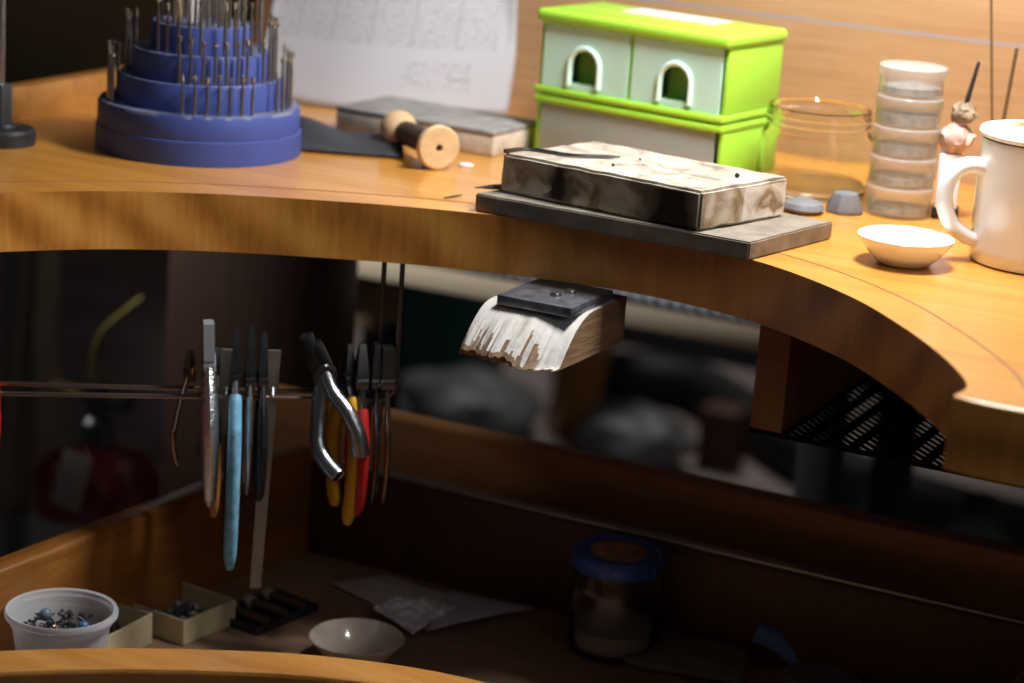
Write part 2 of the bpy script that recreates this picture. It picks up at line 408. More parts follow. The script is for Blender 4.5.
# ------------------------------------------------------------ pliers
m_bluegrip = plain('worn_blue_grip', (.17, .42, .60), .5, var=.25, vscale=160, bump=.3)
m_yellow = plain('yellow_grip', (.62, .33, .01), .4); m_red = plain('red_grip', (.42, .012, .012), .4)
m_orange = plain('orange_grip', (.45, .20, .05), .5); m_blackgrip = plain('black_grip', (.01, .01, .011), .3)
m_brass = plain('aged_steel', (.30, .23, .15), .35, 1, var=.3, vscale=100)
def pliers(label, px, rot=0, head=.035, hw=.008, hd=.014, tip=.35, hlen=.10, spread=.022, hrad=.0032, mh=m_darksteel, mhead=m_darksteel, mgrip=None, glen=.8,
           backlen=None, jz=.004, tilt=0, flat=False, cat='pliers', slide=0, leanx=0, graded=None, py=398):
    """jaws up, joint just above the wires, one handle in front of and one behind them"""
    p = at(px, py, ZR)
    s = (p-RR).dot(rd); base = RR + rd*s + rp*slide
    P = thing('pliers', label, cat, base)
    P.rotation_euler = (0, leanx, atan2(rd.y, rd.x)+pi+rot)   # local x runs along the wire to the right, local -y to the viewer
    z0 = jz+.004
    # head: two jaws
    for sgn in (-1, 1):
        bm = NB(); rings = []
        N = 8
        for k in range(N+1):
            t = k/N; z = z0 + .008 + t*head
            w = hw*(1-(0 if flat else .45)*t**1.5)*.5; d = hd*(1-(1-tip)*t**1.2)*.5
            y0_, y1_ = (.0003, d) if sgn > 0 else (-d, -.0003)
            rings.append([bm.verts.new(v) for v in ((-w, y0_, z), (w, y0_, z), (w*.85, y1_, z), (-w*.85, y1_, z))])
        for a, b in zip(rings, rings[1:]):
            for k in range(4): bm.faces.new((a[k], a[(k+1) % 4], b[(k+1) % 4], b[k]))
        bm.faces.new(rings[0][::-1]); bm.faces.new(rings[-1])
        bmesh.ops.bevel(bm, geom=[e for e in bm.edges if len(e.link_faces) == 2 and e.calc_face_angle(0) > .8], offset=.0005, segments=1, affect='EDGES')
        obj('jaw', bm, mhead, P)
    bm = NB(); Rx = Matrix.Rotation(pi/2, 3, 'Y')
    lathe(bm, [(0, -hw*.62), (hd*.40, -hw*.62), (hd*.5, -hw*.5), (hd*.5, hw*.5), (hd*.40, hw*.62), (0, hw*.62)], (0, 0, z0+.004), 24, rot=Rx)
    obj('joint', bm, mhead, P)
    for sgn, L in ((-1, hlen), (1, backlen or hlen)):
        path = spline([(0, sgn*.002, z0+.004), (0, sgn*spread*.55, z0-.012), (0, sgn*spread*.95, z0-.032), (0, sgn*spread, z0-L*.55), (0, sgn*spread*.86, z0-L*.8), (0, sgn*spread*.6, z0-L)], 6)
        n = len(path); rr = [hrad*(.8+.3*sin(pi*min(1, k/(n-1)*1.1))) for k in range(n)]; rr[-1] *= .55; rr[-2] *= .85
        bm = NB(); tube(bm, path, rr, 12, ell=(Vector((1, 0, 0)), .72))
        h = obj('handle', bm, mh, P)
        g = mgrip[0 if sgn < 0 else 1] if isinstance(mgrip, tuple) else mgrip
        if g:
            st = int(n*(1-glen)); sub = path[st:]
            r3 = [hrad*1.35*(.95+.12*sin(pi*k/len(sub))) for k in range(len(sub))]; r3[0] *= .9; r3[-1] *= .62; r3[-2] *= .9
            sub[-1] = sub[-1] + Vector((0, 0, -.0015))
            bm = NB(); tube(bm, sub, r3, 14, ell=(Vector((1, 0, 0)), .72)); obj('grip', bm, g, h)
    return P
pliers('thin old pliers with brownish narrow handles, leftmost of the hanging row', 189, rot=-.55, head=.012, hw=.005, hd=.010, hlen=.055, spread=.020, hrad=.0024, mh=m_brass, mhead=m_brass, py=388, slide=.012)
pliers('chrome pliers with a square flat grey jaw and shiny knurled handles', 209, rot=.0, head=.024, hw=.0070, hd=.017, tip=.75, hlen=.088, leanx=-.035, spread=.016, hrad=.0074, mh=m_chrome, mhead=plain('grey_jaw', (.34, .35, .37), .5, .4), flat=True, jz=.014)
pliers('pliers with an orange tipped rear handle hanging behind the chrome pliers', 218, rot=.05, head=.012, hw=.006, hd=.012, hlen=.092, spread=.014, hrad=.0034, mh=m_darksteel, mgrip=(m_orange, plain('teal_grip', (.03, .09, .13), .5)), glen=.5, slide=.022)
pliers('long-nosed pliers with a worn light blue front handle', 235, rot=-.02, head=.030, hw=.0058, hd=.013, tip=.2, leanx=.0, hlen=.121, spread=.020, hrad=.0044, mgrip=(m_bluegrip, m_blackgrip), glen=.86, jz=.006)
pliers('slim polished steel pliers hanging just right of the light blue handle', 249, rot=.02, head=.034, hw=.006, hd=.012, tip=.25, hlen=.070, spread=.018, hrad=.0028, mh=m_steel)
pliers('pointed pliers with glossy black handles, right of the slim polished steel pair', 262, rot=.0, head=.028, hw=.006, hd=.013, tip=.25, hlen=.072, spread=.018, hrad=.0036, mgrip=m_blackgrip, glen=.80)
pliers('pliers with a pair of yellow handles', 347, rot=.30, slide=.005, head=.020, hw=.0065, hd=.013, tip=.3, hlen=.090, backlen=.085, spread=.018, hrad=.0044, mgrip=m_yellow, glen=.85)
pliers('pliers with dark red handles', 359, rot=.12, head=.022, hw=.0075, hd=.015, tip=.3, hlen=.082, spread=.016, hrad=.0042, mgrip=m_red, glen=.8)
pliers('slim dark pliers with bare grey handles, between the red handles and the rack end', 373, rot=.12, head=.022, hw=.006, hd=.012, tip=.6, hlen=.076, spread=.015, hrad=.0026)
pliers('dark flat-nosed pliers at the right end of the wire rack', 384, rot=.12, head=.020, hw=.0085, hd=.014, tip=.8, hlen=.076, spread=.016, hrad=.0026, mh=m_brass, flat=True)
pliers('red-handled pliers cut off by the left edge of the photo', -8, rot=.0, head=.022, hw=.007, hd=.014, tip=.3, hlen=.050, spread=.018, hrad=.0048, mgrip=plain('bright_red_grip', (.75, .015, .015), .4), glen=.95, py=393)
# heavy cutters with bare tube handles
p = at(322, 398, ZR); base = RR + rd*((p-RR).dot(rd))
cut = thing('cutters', 'heavy dark cutters with curved bare steel tube handles', 'cutters', base); cut.rotation_euler = (0, 0, YAW+.1)
m_tubeh = plain('tube_steel', (.42, .43, .45), .28, 1, bump=.2)
bm = NB(); box(bm, (-.0085, .004, .030), (.009, .014, .024), .002, rot=Matrix.Rotation(-.35, 3, 'Y')); obj('jaw', bm, m_blackgrip, cut)
bm = NB(); box(bm, (-.0015, .004, .028), (.007, .014, .020), .002, rot=Matrix.Rotation(-.5, 3, 'Y')); obj('jaw', bm, m_blackgrip, cut)
bm = NB(); lathe(bm, [(0, -.006), (.0075, -.006), (.008, 0), (.0075, .006), (0, .006)], (.001, 0, .016), 20, rot=Matrix.Rotation(pi/2, 3, 'X')); obj('joint', bm, m_darksteel, cut)
def hollow(pts, r, ri, m, par):
    bm = NB(); tube(bm, pts, r, 18, cap=False); r = r[-1] if isinstance(r, list) else r
    e = pts[-1]; t = (pts[-1]-pts[-2]).normalized()
    inner = [e, e - t*.004, e - t*.012]
    tube(bm, inner, ri, 18, cap=False)
    rot = t.to_track_quat('Z', 'X').to_matrix(); lathe(bm, [(r, 0), ((r+ri)/2, .0006), (ri, 0)], e, 18, rot=rot)
    return obj('handle', bm, m, par)
hollow(spline([(.0, 0, .022), (.006, -.008, .008), (.016, -.016, -.003), (.0235, -.020, -.016), (.0265, -.021, -.0305)], 6), [.0044+.0012*(k/24) + (.00035 if (k % 2 and 6 < k < 16) else 0) for k in range(25)], .0042, m_tubeh, cut)
hollow(spline([(.0, 0, .020), (-.0015, -.006, -.010), (-.001, -.012, -.028), (.004, -.018, -.037), (.012, -.025, -.044)], 6), .0056, .0044, m_tubeh, cut)
# two flat steel bars standing behind the left pliers
for px, pyt, L, lab, lean in ((228, 351, .058, 'short flat steel bar standing upright beside the blue-handled pliers', .10), (273, 351, .166, 'long flat steel bar hanging from the rack down towards the tray', .07)):
    q = at(px, 398, ZR) ; s = (q-RR).dot(rd); b = RR+rd*s + rp*.0075
    o = thing('steel_bar', lab, 'steel bar', b)
    o.rotation_euler = (0, 0, YAW+.12)
    bm = NB(); nseg = 12; prev = None
    zt = .030
    for k in range(nseg+1):
        t = k/nseg; z = zt - t*L; w = .0046 - .0010*t; xo = -t*L*(lean-.035); y = t*L*.03
        q4 = [bm.verts.new(v) for v in ((xo-w, y-.0012, z), (xo+w, y-.0012, z), (xo+w, y+.0012, z), (xo-w, y+.0012, z))]
        if prev:
            for i in range(4): bm.faces.new((prev[i], prev[(i+1) % 4], q4[(i+1) % 4], q4[i]))
        else: bm.faces.new(q4[::-1])
        prev = q4
    bm.faces.new(prev)
    obj('blade', bm, plain('brushed_bar', (.30, .29, .27), .5, .8), o)
    bm = NB(); tube(bm, [(0, -.001, .004), (0, -.0065, .0062), (0, -.0100, .002)], .0012, 8); obj('hook', bm, m_darksteel, o)

# ============================================================ ON THE WORKTOP
# ---- bur stand
BC = Vector((-.8985, 1.3215, T))
stand = thing('bur_stand', 'blue plastic stepped round stand full of jeweller burs', 'bur stand', BC)
tiers = [(.0705, 0, .034), (.0560, .034, .0525), (.0470, .0525, .0705), (.0348, .0705, .0885)]
m_bluetop = plain('dusty_blue_top', (.16, .18, .30), .8, var=.2, vscale=120)
for k, (r, z0, z1) in enumerate(tiers):
    bm = NB()
    if k == 0:
        prof = [(0, z0), (r*1.008, z0), (r*1.012, z0+.002), (r*1.008, .0165), (r*.992, .0172), (r*.995, .0180), (r*.99, z1-.002), (r*.975, z1), (r*.9, z1-.0008), (0, z1-.0008)]
    else:
        prof = [(0, z0-.0006), (r, z0-.0006), (r, z1-.0016), (r*.985, z1), (r*.95, z1), (r*.93, z1-.001), (0, z1-.001)]
    lathe(bm, prof, (0, 0, 0), 96)
    for f in bm.faces:
        if f.normal.length == 0: f.normal_update()
        if min(v.co.z for v in f.verts) > z1-.0022 and max((v.co.xy.length for v in f.verts)) < r*.99: f.material_index = 1
    obj('tier', bm, [m_blue, m_bluetop], stand)
m_bur = plain('bur_steel', (.42, .41, .40), .28, 1); m_burhead = plain('bur_head', (.25, .22, .18), .4, 1, bump=.8, bscale=900)
protos = []
def bur_mesh(kind, L):
    bm = NB(); r = .00115
    lathe(bm, [(0, -.007), (r, -.007), (r, L*.62), (r*.55, L*.72), (r*.5, L*.82)], n=10)
    h0 = L*.82
    if kind == 0: prof = [(r*.5, h0), (r*1.3, h0+.001), (r*1.65, h0+.0022), (r*1.3, h0+.0036), (0, h0+.0044)]
    elif kind == 1: prof = [(r*.5, h0), (r*1.1, h0+.0005), (r*.9, h0+.004), (0, h0+.0075)]
    elif kind == 2: prof = [(r*.5, h0), (r*1.4, h0+.0004), (r*1.4, h0+.0045), (0, h0+.005)]
    else: prof = [(r*.5, h0), (r*.7, h0+.001), (r*1.7, h0+.0045), (0, h0+.005)]
    lathe(bm, prof, n=10, mi=1)
    return bm
CAMa = atan2(-BC.y, -BC.x)
names = ['lowest', 'second', 'third', 'top']
protos = {}
def bur(x, y, z, kind, L, label, group):
    key = (kind, round(L, 3))
    if key not in protos:
        o = obj('rotary_bur', bur_mesh(kind, L), [m_bur, m_burhead]); protos[key] = o
    else:
        o = protos[key].copy(); C.objects.link(o)
    o.location = (x, y, z); o.rotation_euler = (rnd.uniform(-.03, .03), rnd.uniform(-.03, .03), 0)
    tag(o, label, 'bur', group)
rows = [(.0630, .0336, 0), (.0514, .0521, 1), (.0408, .0701, 2), (.0285, .0881, 3), (.0165, .0881, 3)]
for R_, z, ti in rows:
    n = int(2*pi*R_/(.0080))
    for i in range(n):
        a = 2*pi*i/n; rel = (a-CAMa+pi) % (2*pi)-pi       # + = toward the picture's right
        d = degrees = rel*180/pi
        if ti < 3 and abs(d) > 118: continue
        if ti == 0 and -62 < d < -16: continue
        if ti == 1 and -80 < d < -22: continue
        if ti < 2 and d > 0 and 40 < abs(d) < 50: continue
        if ti == 2 and (d < -55 or rnd.random() < .2): continue
        if ti == 3 and rnd.random() < .15: continue
        L = (.024 if abs(d) < 62 else .036) + rnd.choice((0, .002, .004))
        if ti == 1: L += .006
        if ti >= 2: L += .012
        bur(BC.x+R_*cos(a), BC.y+R_*sin(a), T+z, rnd.choice((0, 1, 2, 3)), L,
            'thin steel rotary bur standing in the %s tier of the blue bur stand' % names[ti], 'burs in the %s tier' % names[ti])
# white tube standing in the stand's centre, and a wooden polishing stick
bm = NB(); lathe(bm, [(0, 0), (.0042, 0), (.0042, .045), (.0038, .047), (0, .047)], n=20)
q = at(193, 22, T+.0897); tag(obj('white_tube', bm, plain('white_gloss', (.9, .9, .9), .3), loc=(q.x, q.y, T+.0897)), 'small white tube standing on top of the blue bur stand', 'tube')
bm = NB(); lathe(bm, [(0, 0), (.0030, 0), (.0030, .045), (.001, .052), (0, .052)], n=16)
q = at(178, 21, T+.0897); tag(obj('wooden_stick', bm, plain('light_wood', (.42, .28, .16), .6, var=.2, vscale=100), loc=(q.x, q.y, T+.0897)), 'short pale wooden stick standing left of the white tube on the bur stand', 'stick')

# ---- lamp base at left edge
q = at(2, 143, T)
lb_ = thing('metal_stand', 'black round metal stand with an upright post at the left edge', 'stand', q)
bm = NB(); lathe(bm, [(0, 0), (.0225, 0), (.0228, .002), (.0228, .009), (.021, .0112), (.010, .012), (.0085, .014), (0, .014)], n=48)
obj('base', bm, plain('cast_black', (.025, .026, .028), .45, var=.4, vscale=120, bump=.2), lb_)
bm = NB(); box(bm, (-.002, 0, .027), (.012, .012, .028), .001); obj('block', bm, plain('grey_block', (.10, .105, .11), .4, .6), lb_)
bm = NB(); lathe(bm, [(0, .038), (.0030, .038), (.0030, .30), (0, .30)], (-.002, 0, 0), n=16); obj('post', bm, m_steel, lb_)

# ---- soldering slab + block
def yawed_box(px_c, z): return at(*px_c, z)
def quadslab(name, corners, z0, z1, m, rough=.0, bev=.0012, sub=0, seed=0):
    """corners world XY ccw -> real thick slab"""
    c = sum((Vector((p[0], p[1], 0)) for p in corners), Vector())/len(corners)
    bm = NB(); poly_pts = [(p[0]-c.x, p[1]-c.y) for p in corners]
    a = [bm.verts.new((p[0], p[1], 0)) for p in poly_pts]; b = [bm.verts.new((p[0], p[1], z1-z0)) for p in poly_pts]
    bm.faces.new(b); bm.faces.new(a[::-1])
    for i in range(4): bm.faces.new((a[i], a[(i+1) % 4], b[(i+1) % 4], b[i]))
    if sub: bmesh.ops.subdivide_edges(bm, edges=bm.edges[:], cuts=sub, use_grid_fill=True)
    if bev:
        bmesh.ops.recalc_face_normals(bm, faces=bm.faces)
        bmesh.ops.bevel(bm, geom=[e for e in bm.edges if len(e.link_faces) == 2 and e.calc_face_angle(0) > .5], offset=bev, segments=2, affect='EDGES')
    if rough: rough_up(bm, rough, 90, seed)
    return obj(name, bm, m, loc=(c.x, c.y, z0))
S1 = at(475.5, 210, T+.001); S2 = at(752, 262, T); S3 = at(836, 241, T)
S1 = at(475, 213, T)
u1 = (S2-S1); v1 = (S3-S2)
# keep it a true rectangle
u1n = u1.normalized(); v1n = Vector((-u1n.y, u1n.x, 0)); dv = v1.dot(v1n)
Z_S = .0115
m_slab = plain('grey_slab', (.22, .19, .155), .6, var=.25, vscale=70, bump=.12, bscale=250)
sl = quadslab('soldering_board', [(-.655, 1.275), (-.465, 1.268), (-.447, 1.366), (-.637, 1.373)], T+.0002, T+Z_S, m_slab, .0004, .0009, 10)
tag(sl, 'thin dark grey slab lying at the curved edge under the scorched block', 'slab')
# scorched block
B1 = at(500, 193, T+Z_S); B2 = at(697, 231, T+Z_S); B3 = at(785, 215, T+Z_S)
un = (B2-B1).normalized(); vn = Vector((-un.y, un.x, 0)); dv = (B3-B2).dot(vn)
m_blk, n, l, b = mat('scorched_block')
b.inputs['Roughness'].default_value = .85
tc = n.new('ShaderNodeTexCoord'); sp = n.new('ShaderNodeSeparateXYZ'); 
mp = n.new('ShaderNodeMapping'); mp.inputs['Rotation'].default_value = (0, 0, -atan2(un.y, un.x)); l.new(tc.outputs['Object'], mp.inputs['Vector'])
l.new(mp.outputs[0], sp.inputs[0])
n1 = n.new('ShaderNodeTexNoise'); n1.inputs['Scale'].default_value = 55; n1.inputs['Detail'].default_value = 6; n1.inputs['Distortion'].default_value = .8; l.new(mp.outputs[0], n1.inputs['Vector'])
n2 = n.new('ShaderNodeTexNoise'); n2.inputs['Scale'].default_value = 18; n2.inputs['Detail'].default_value = 4; l.new(mp.outputs[0], n2.inputs['Vector'])
def ramp(src, stops):
    cr = n.new('ShaderNodeValToRGB'); e = cr.color_ramp.elements
    e[0].position, e[0].color = stops[0][0], (*stops[0][1], 1); e[1].position, e[1].color = stops[-1][0], (*stops[-1][1], 1)
    for p_, c_ in stops[1:-1]: x = e.new(p_); x.color = (*c_, 1)
    l.new(src, cr.inputs[0]); return cr.outputs[0]
def mth(op, a, bb):
    x = n.new('ShaderNodeMath'); x.operation = op
    for i, s in enumerate((a, bb)):
        if isinstance(s, (int, float)): x.inputs[i].default_value = s
        elif s is not None: l.new(s, x.inputs[i])
    return x.outputs[0]
base_c = ramp(n1.outputs['Fac'], [(.30, (.16, .11, .06)), (.42, (.34, .25, .14)), (.52, (.50, .42, .32)), (.70, (.62, .56, .48))])
soot = n.new('ShaderNodeMix'); soot.data_type = 'RGBA'
# burnt stains on the long side: near the left end and near the right corner
def blob(cx, w, off=.0):
    d = mth('ABSOLUTE', mth('SUBTRACT', sp.outputs[0], cx), 0); d = mth('ADD', d, mth('MULTIPLY', mth('SUBTRACT', n2.outputs['Fac'], .5), .05))
    return mth('SMOOTH_MIN', mth('MAXIMUM', mth('SUBTRACT', 1.0, mth('DIVIDE', d, w)), 0), 1)
front = mth('LESS_THAN', sp.outputs[1], -.0425)
s_ = mth('MAXIMUM', blob(-.036, .013), blob(.047, .036))
s_ = mth('MULTIPLY', mth('MINIMUM', mth('MULTIPLY', s_, 1.5), 1), front)
end = mth('GREATER_THAN', sp.outputs[0], .0735)
topm = mth('GREATER_THAN', sp.outputs[2], .0225)
c2 = n.new('ShaderNodeMix'); c2.data_type = 'RGBA'; l.new(s_, c2.inputs[0]); l.new(base_c, c2.inputs[6]); c2.inputs[7].default_value = (.022, .013, .008, 1)
endc = ramp(n1.outputs['Fac'], [(.30, (.30, .19, .10)), (.37, (.58, .48, .36)), (.45, (.68, .62, .53)), (.7, (.72, .68, .61))])
c3 = n.new('ShaderNodeMix'); c3.data_type = 'RGBA'; l.new(end, c3.inputs[0]); l.new(c2.outputs[2], c3.inputs[6]); l.new(endc, c3.inputs[7])
topc = ramp(n1.outputs['Fac'], [(.28, (.17, .14, .11)), (.48, (.40, .35, .28)), (.7, (.52, .48, .42))])
c4 = n.new('ShaderNodeMix'); c4.data_type = 'RGBA'; l.new(topm, c4.inputs[0]); l.new(c3.outputs[2], c4.inputs[6]); l.new(topc, c4.inputs[7])
l.new(c4.outputs[2], b.inputs['Base Color'])
bp = n.new('ShaderNodeBump'); bp.inputs['Strength'].default_value = .5; bp.inputs['Distance'].default_value = .002; l.new(n1.outputs['Fac'], bp.inputs['Height']); l.new(bp.outputs[0], b.inputs['Normal'])
bk = quadslab('soldering_block', [(-.646, 1.291), (-.500, 1.270), (-.476, 1.357), (-.622, 1.378)], T+Z_S+.0004, T+Z_S+.0255, m_blk, .0007, .0018, 12, 5)
tag(bk, 'thick scorched beige soldering block lying on the thin dark grey slab', 'soldering block')
ZB = T+Z_S+.026
# pick across the block, bits, pointed tool tip on the slab
a = at(545, 152, ZB+.001); b_ = at(610, 158, ZB+.001); a0 = at(505, 151, ZB+.001)
bm = NB(); tube(bm, spline([a0, at(530, 149, ZB+.001), at(570, 155, ZB+.001), at(620, 157, ZB+.001)], 5), [.0015]*3+[.0012]*12+[.0005], 8)
tag(obj('steel_pick', bm, m_darksteel), 'thin dark metal pick lying along the back left of the scorched block', 'pick')
a = at(475, 187.5, T+Z_S+.002); b_ = at(520, 186, T+Z_S+.002)
bm = NB(); tube(bm, [a, a.lerp(b_, .4), a.lerp(b_, .6), at(512, 178, T+Z_S+.002)], [.0004, .0017, .0019, .0017], 8)
tag(obj('pointed_scraper', bm, m_darksteel), 'small grey pointed tool poking out left of the scorched block', 'tool')
for px, py, s in ((737, 177, .0012), (613, 166, .0008), (640, 160, .0006)):
    p = at(px, py, ZB); bm = NB(); bmesh.ops.create_icosphere(bm, subdivisions=1, radius=s*1.5)
    tag(obj('solder_scrap', bm, m_black, loc=(p.x, p.y, ZB+s*.9)), 'tiny black solder crumb on top of the scorched block', 'crumb', 'crumbs on the soldering block')

# ---- green drawer unit
G1 = at(527, 152, T); G2 = at(718, 189, T); gx = (G2-G1); GW = gx.length-.004; gang = atan2(gx.y, gx.x)
GD, GH = .081, .101
gc = thing('mini_drawer_unit', 'lime green plastic desktop unit with three translucent drawers', 'drawer unit', (0, 0, 0))
gvn = Vector((-sin(gang), cos(gang), 0))
gcen = (G1+G2)/2 + gvn*GD/2
gc.location = (gcen.x, gcen.y, T); gc.rotation_euler = (0, 0, gang); gc.scale = (1, 1, 1.04)
w = GW/2; t = .0035; d2 = GD/2
for sx in (-1, 1):
    for zc, h in ((.0220, .040), (.0715, .049)):
        bm = NB(); box(bm, (sx*(w-t/2-.0006), .002, zc), (t, GD-.006, h), .0008); obj('side_panel', bm, m_lime, gc)
bm = NB(); box(bm, (0, 0, .0015), (GW-.002, GD-.004, .003), .0008); obj('base', bm, m_lime, gc)
bm = NB(); box(bm, (0, 0, .0455), (GW+.001, GD, .0050), .0015); box(bm, (0, 0, .0392), (GW+.001, GD, .0050), .0015); obj('middle_shelf', bm, m_lime, gc)
bm = NB(); box(bm, (0, 0, .097), (GW+.003, GD+.003, .009), .0035, seg=4); box(bm, (0, 0, .1015), (GW-.02, GD-.02, .002), .0008); obj('lid', bm, m_lime, gc)
bm = NB(); box(bm, (0, d2-.003, .05), (GW-.004, .003, .092), .0005); obj('back_panel', bm, m_lime, gc)
bm = NB(); box(bm, (0, 0, .071), (.003, GD-.008, .047), .0005); obj('divider', bm, m_lime, gc)
m_frost = plain('frosted_plastic', (.66, .97, .86), .35, trans=.15, ior=1.1, alpha=.92)
m_frostr = plain('frosted_rim', (.72, .97, .88), .35, trans=.1, ior=1.1)
m_green = plain('green_inside', (.16, .30, .05), .6)
def drawer(xc, ww, zb, hh, arch, lab):
    D = obj('drawer', *(lambda b2: (b2, m_frost))(NB()), gc) if False else None
    bm = NB(); y = -d2+.0025; th = .0018
    # front plate with an arched cut-out
    n_ = 14; ra = .0115; az = zb+.016
    if arch:
        X0, X1, Z0, Z1 = xc-ww/2, xc+ww/2, zb, zb+hh
        inner = [(xc-ra, Z0+.0045)] + [(xc-ra*cos(pi*k/n_), az+.001+ra*sin(pi*k/n_)) for k in range(n_+1)] + [(xc+ra, Z0+.0045)]
        outer = [(X0, Z0)] + [(X0, az)] + [(X0+(X1-X0)*k/(n_-2), Z1) for k in range(n_-1)] + [(X1, az)] + [(X1, Z0)]
        outer = outer[:len(inner)]
        for yy in (y, y+th):
            O = [bm.verts.new((p_[0], yy, p_[1])) for p_ in outer]; I = [bm.verts.new((p_[0], yy, p_[1])) for p_ in inner]
            for k in range(len(inner)-1): bm.faces.new((O[k], O[k+1], I[k+1], I[k]))
            bm.faces.new((O[0], I[0], I[-1], O[-1]))
            if yy == y: O1, I1 = O, I
        for A_, B_ in ((O1, O), (I1, I)):
            for k in range(len(A_)):
                j = (k+1) % len(A_); bm.faces.new((A_[k], A_[j], B_[j], B_[k]))
    else: box(bm, (xc, y+th/2, zb+hh/2), (ww, th, hh), .0005)
    D = obj('drawer', bm, m_frost, gc)
    bm = NB()
    for sx in (-1, 1): box(bm, (xc+sx*(ww/2-.001), .003, zb+hh/2-.004), (.0014, GD-.02, hh-.009))
    box(bm, (xc, .003, zb+.002), (ww-.004, GD-.02, .0014)); box(bm, (xc, d2-.010, zb+hh/2-.004), (ww-.004, .0014, hh-.009))
    obj('drawer_bin', bm, m_frost, D)
    if arch:
        bm = NB(); path = [(xc-ra-.0012, y-.0006, zb+.003)] + [(xc-(ra+.0012)*cos(pi*k/12), y-.0006, az+.001+(ra+.0012)*sin(pi*k/12)) for k in range(13)] + [(xc+ra+.0012, y-.0006, zb+.003)]
        tube(bm, path, .0020, 8); obj('arch_rim', bm, m_frostr, D)
        bm = NB(); box(bm, (xc, y+.012, zb+.018), (ra*2.2, .0012, .030)); obj('arch_recess', bm, m_green, D)
    return D
hw_ = (GW-.014)/2
drawer(-hw_/2-.002, hw_, .0485, .0435, True, '')
drawer(hw_/2+.002, hw_, .0485, .0435, True, '')
D = drawer(0, GW-.012, .0035, .0325, False, '')
m_frost2 = plain('frosted_grey', (.58, .66, .68), .35, trans=.35, ior=1.1, alpha=.72); D.data.materials[0] = m_frost2
bm = NB(); box(bm, (.006, .01, .1028), (.075, .030, .0006)); o = obj('paper_sticker', bm, plain('sticker', (.75, .74, .76), .5, var=.12, vscale=120), gc)
# things inside the wide drawer
def local(o_, x, y, z): return Vector((gcen.x, gcen.y, T)) + Matrix.Rotation(gang, 3, 'Z') @ Vector((x, y, z))
for k, (x, y, sx_, sy_, sz_, col, lab, nm) in enumerate([(.035, -.02, .045, .02, .010, (.75, .06, .03), 'red strip seen through the wide lower drawer', 'red_strip'), (-.035, -.01, .05, .03, .018, (.25, .25, .28), 'grey packet seen through the left of the wide lower drawer', 'grey_packet')]):
    bm = NB(); box(bm, (0, 0, sz_/2), (sx_, sy_, sz_), .002); o = obj(nm, bm, plain(nm, col, .5)); o.location = local(None, x, y, .0066); o.rotation_euler = (0, 0, gang+.1); tag(o, lab, 'packet')
for x, col in ((-.012, (.65, .55, .42)), (.012, (.45, .25, .15))):
    bm = NB(); lathe(bm, [(.004, -.0015), (.008, -.0015), (.0085, 0), (.008, .0015), (.004, .0015)], (0, 0, .0085), 24, rot=Matrix.Rotation(pi/2, 3, 'X'), closed=True)
    o = obj('small_ring', bm, plain('ring_col', col, .5)); o.location = local(None, x, -.034, .0066); o.rotation_euler = (0, 0, gang)
    tag(o, ('beige' if x < 0 else 'brown')+' ring standing inside the wide lower drawer', 'ring')

# ---- paper sheet
pm, n, l, b = mat('printed_paper'); b.inputs['Roughness'].default_value = .7
tc = n.new('ShaderNodeTexCoord'); sp = n.new('ShaderNodeSeparateXYZ'); l.new(tc.outputs['UV'], sp.inputs[0])
rows_ = mth('GREATER_THAN', mth('FRACT', mth('MULTIPLY', sp.outputs[1], 46), 0), .72)
ns = n.new('ShaderNodeTexNoise'); ns.inputs['Scale'].default_value = 60; l.new(tc.outputs['UV'], ns.inputs['Vector'])
txt = mth('MULTIPLY', mth('LESS_THAN', mth('FRACT', mth('MULTIPLY', sp.outputs[1], 46), 0), .5), mth('GREATER_THAN', ns.outputs['Fac'], .54))
cols_ = mth('GREATER_THAN', mth('FRACT', mth('MULTIPLY', sp.outputs[0], 6.3), 0), .96)
mk = mth('MAXIMUM', mth('MULTIPLY', rows_, .22), mth('MAXIMUM', mth('MULTIPLY', txt, .34), mth('MULTIPLY', cols_, .35)))
body = mth('MULTIPLY', mth('GREATER_THAN', sp.outputs[1], .30), mth('MULTIPLY', mth('LESS_THAN', sp.outputs[0], .93), mth('GREATER_THAN', sp.outputs[0], .05)))
foot = mth('MULTIPLY', mth('MULTIPLY', mth('GREATER_THAN', sp.outputs[1], .10), mth('LESS_THAN', sp.outputs[1], .24)), mth('MULTIPLY', mth('GREATER_THAN', sp.outputs[0], .62), mth('LESS_THAN', sp.outputs[0], .86)))
mk2 = mth('ADD', mth('MULTIPLY', mk, body), mth('MULTIPLY', mth('MULTIPLY', txt, .5), foot))
mx = n.new('ShaderNodeMix'); mx.data_type = 'RGBA'; l.new(mk2, mx.inputs[0]); mx.inputs[6].default_value = (.50, .50, .55, 1); mx.inputs[7].default_value = (.10, .09, .12, 1)
l.new(mx.outputs[2], b.inputs['Base Color']); b.inputs['Subsurface Weight'].default_value = 0
PA = at(262, 118, T+.001); PB = at(513, 113, T+.022)
PA = Vector((-.992, 1.50, T+.002)); PB = atY(506, 118, 1.612)
bm = NB(); uv = bm.loops.layers.uv.new(); g = []
NU, NV = 40, 24
for i in range(NU+1):
    row = []
    for j in range(NV+1):
        u, v = i/NU, j/NV
        x = PA.x + (PB.x-PA.x)*u; y = 1.535 + .078*u**1.3 + .055*v*(1-.35*u) - .022*sin(pi*u)*(1-v*.4)
        x -= .010*v*u**4 - .003*sin(v*pi)*u**3
        z = T+.0015 + v*.165
        y = min(y, 1.6225)
        row.append(bm.verts.new((x, y, z)))
    g.append(row)
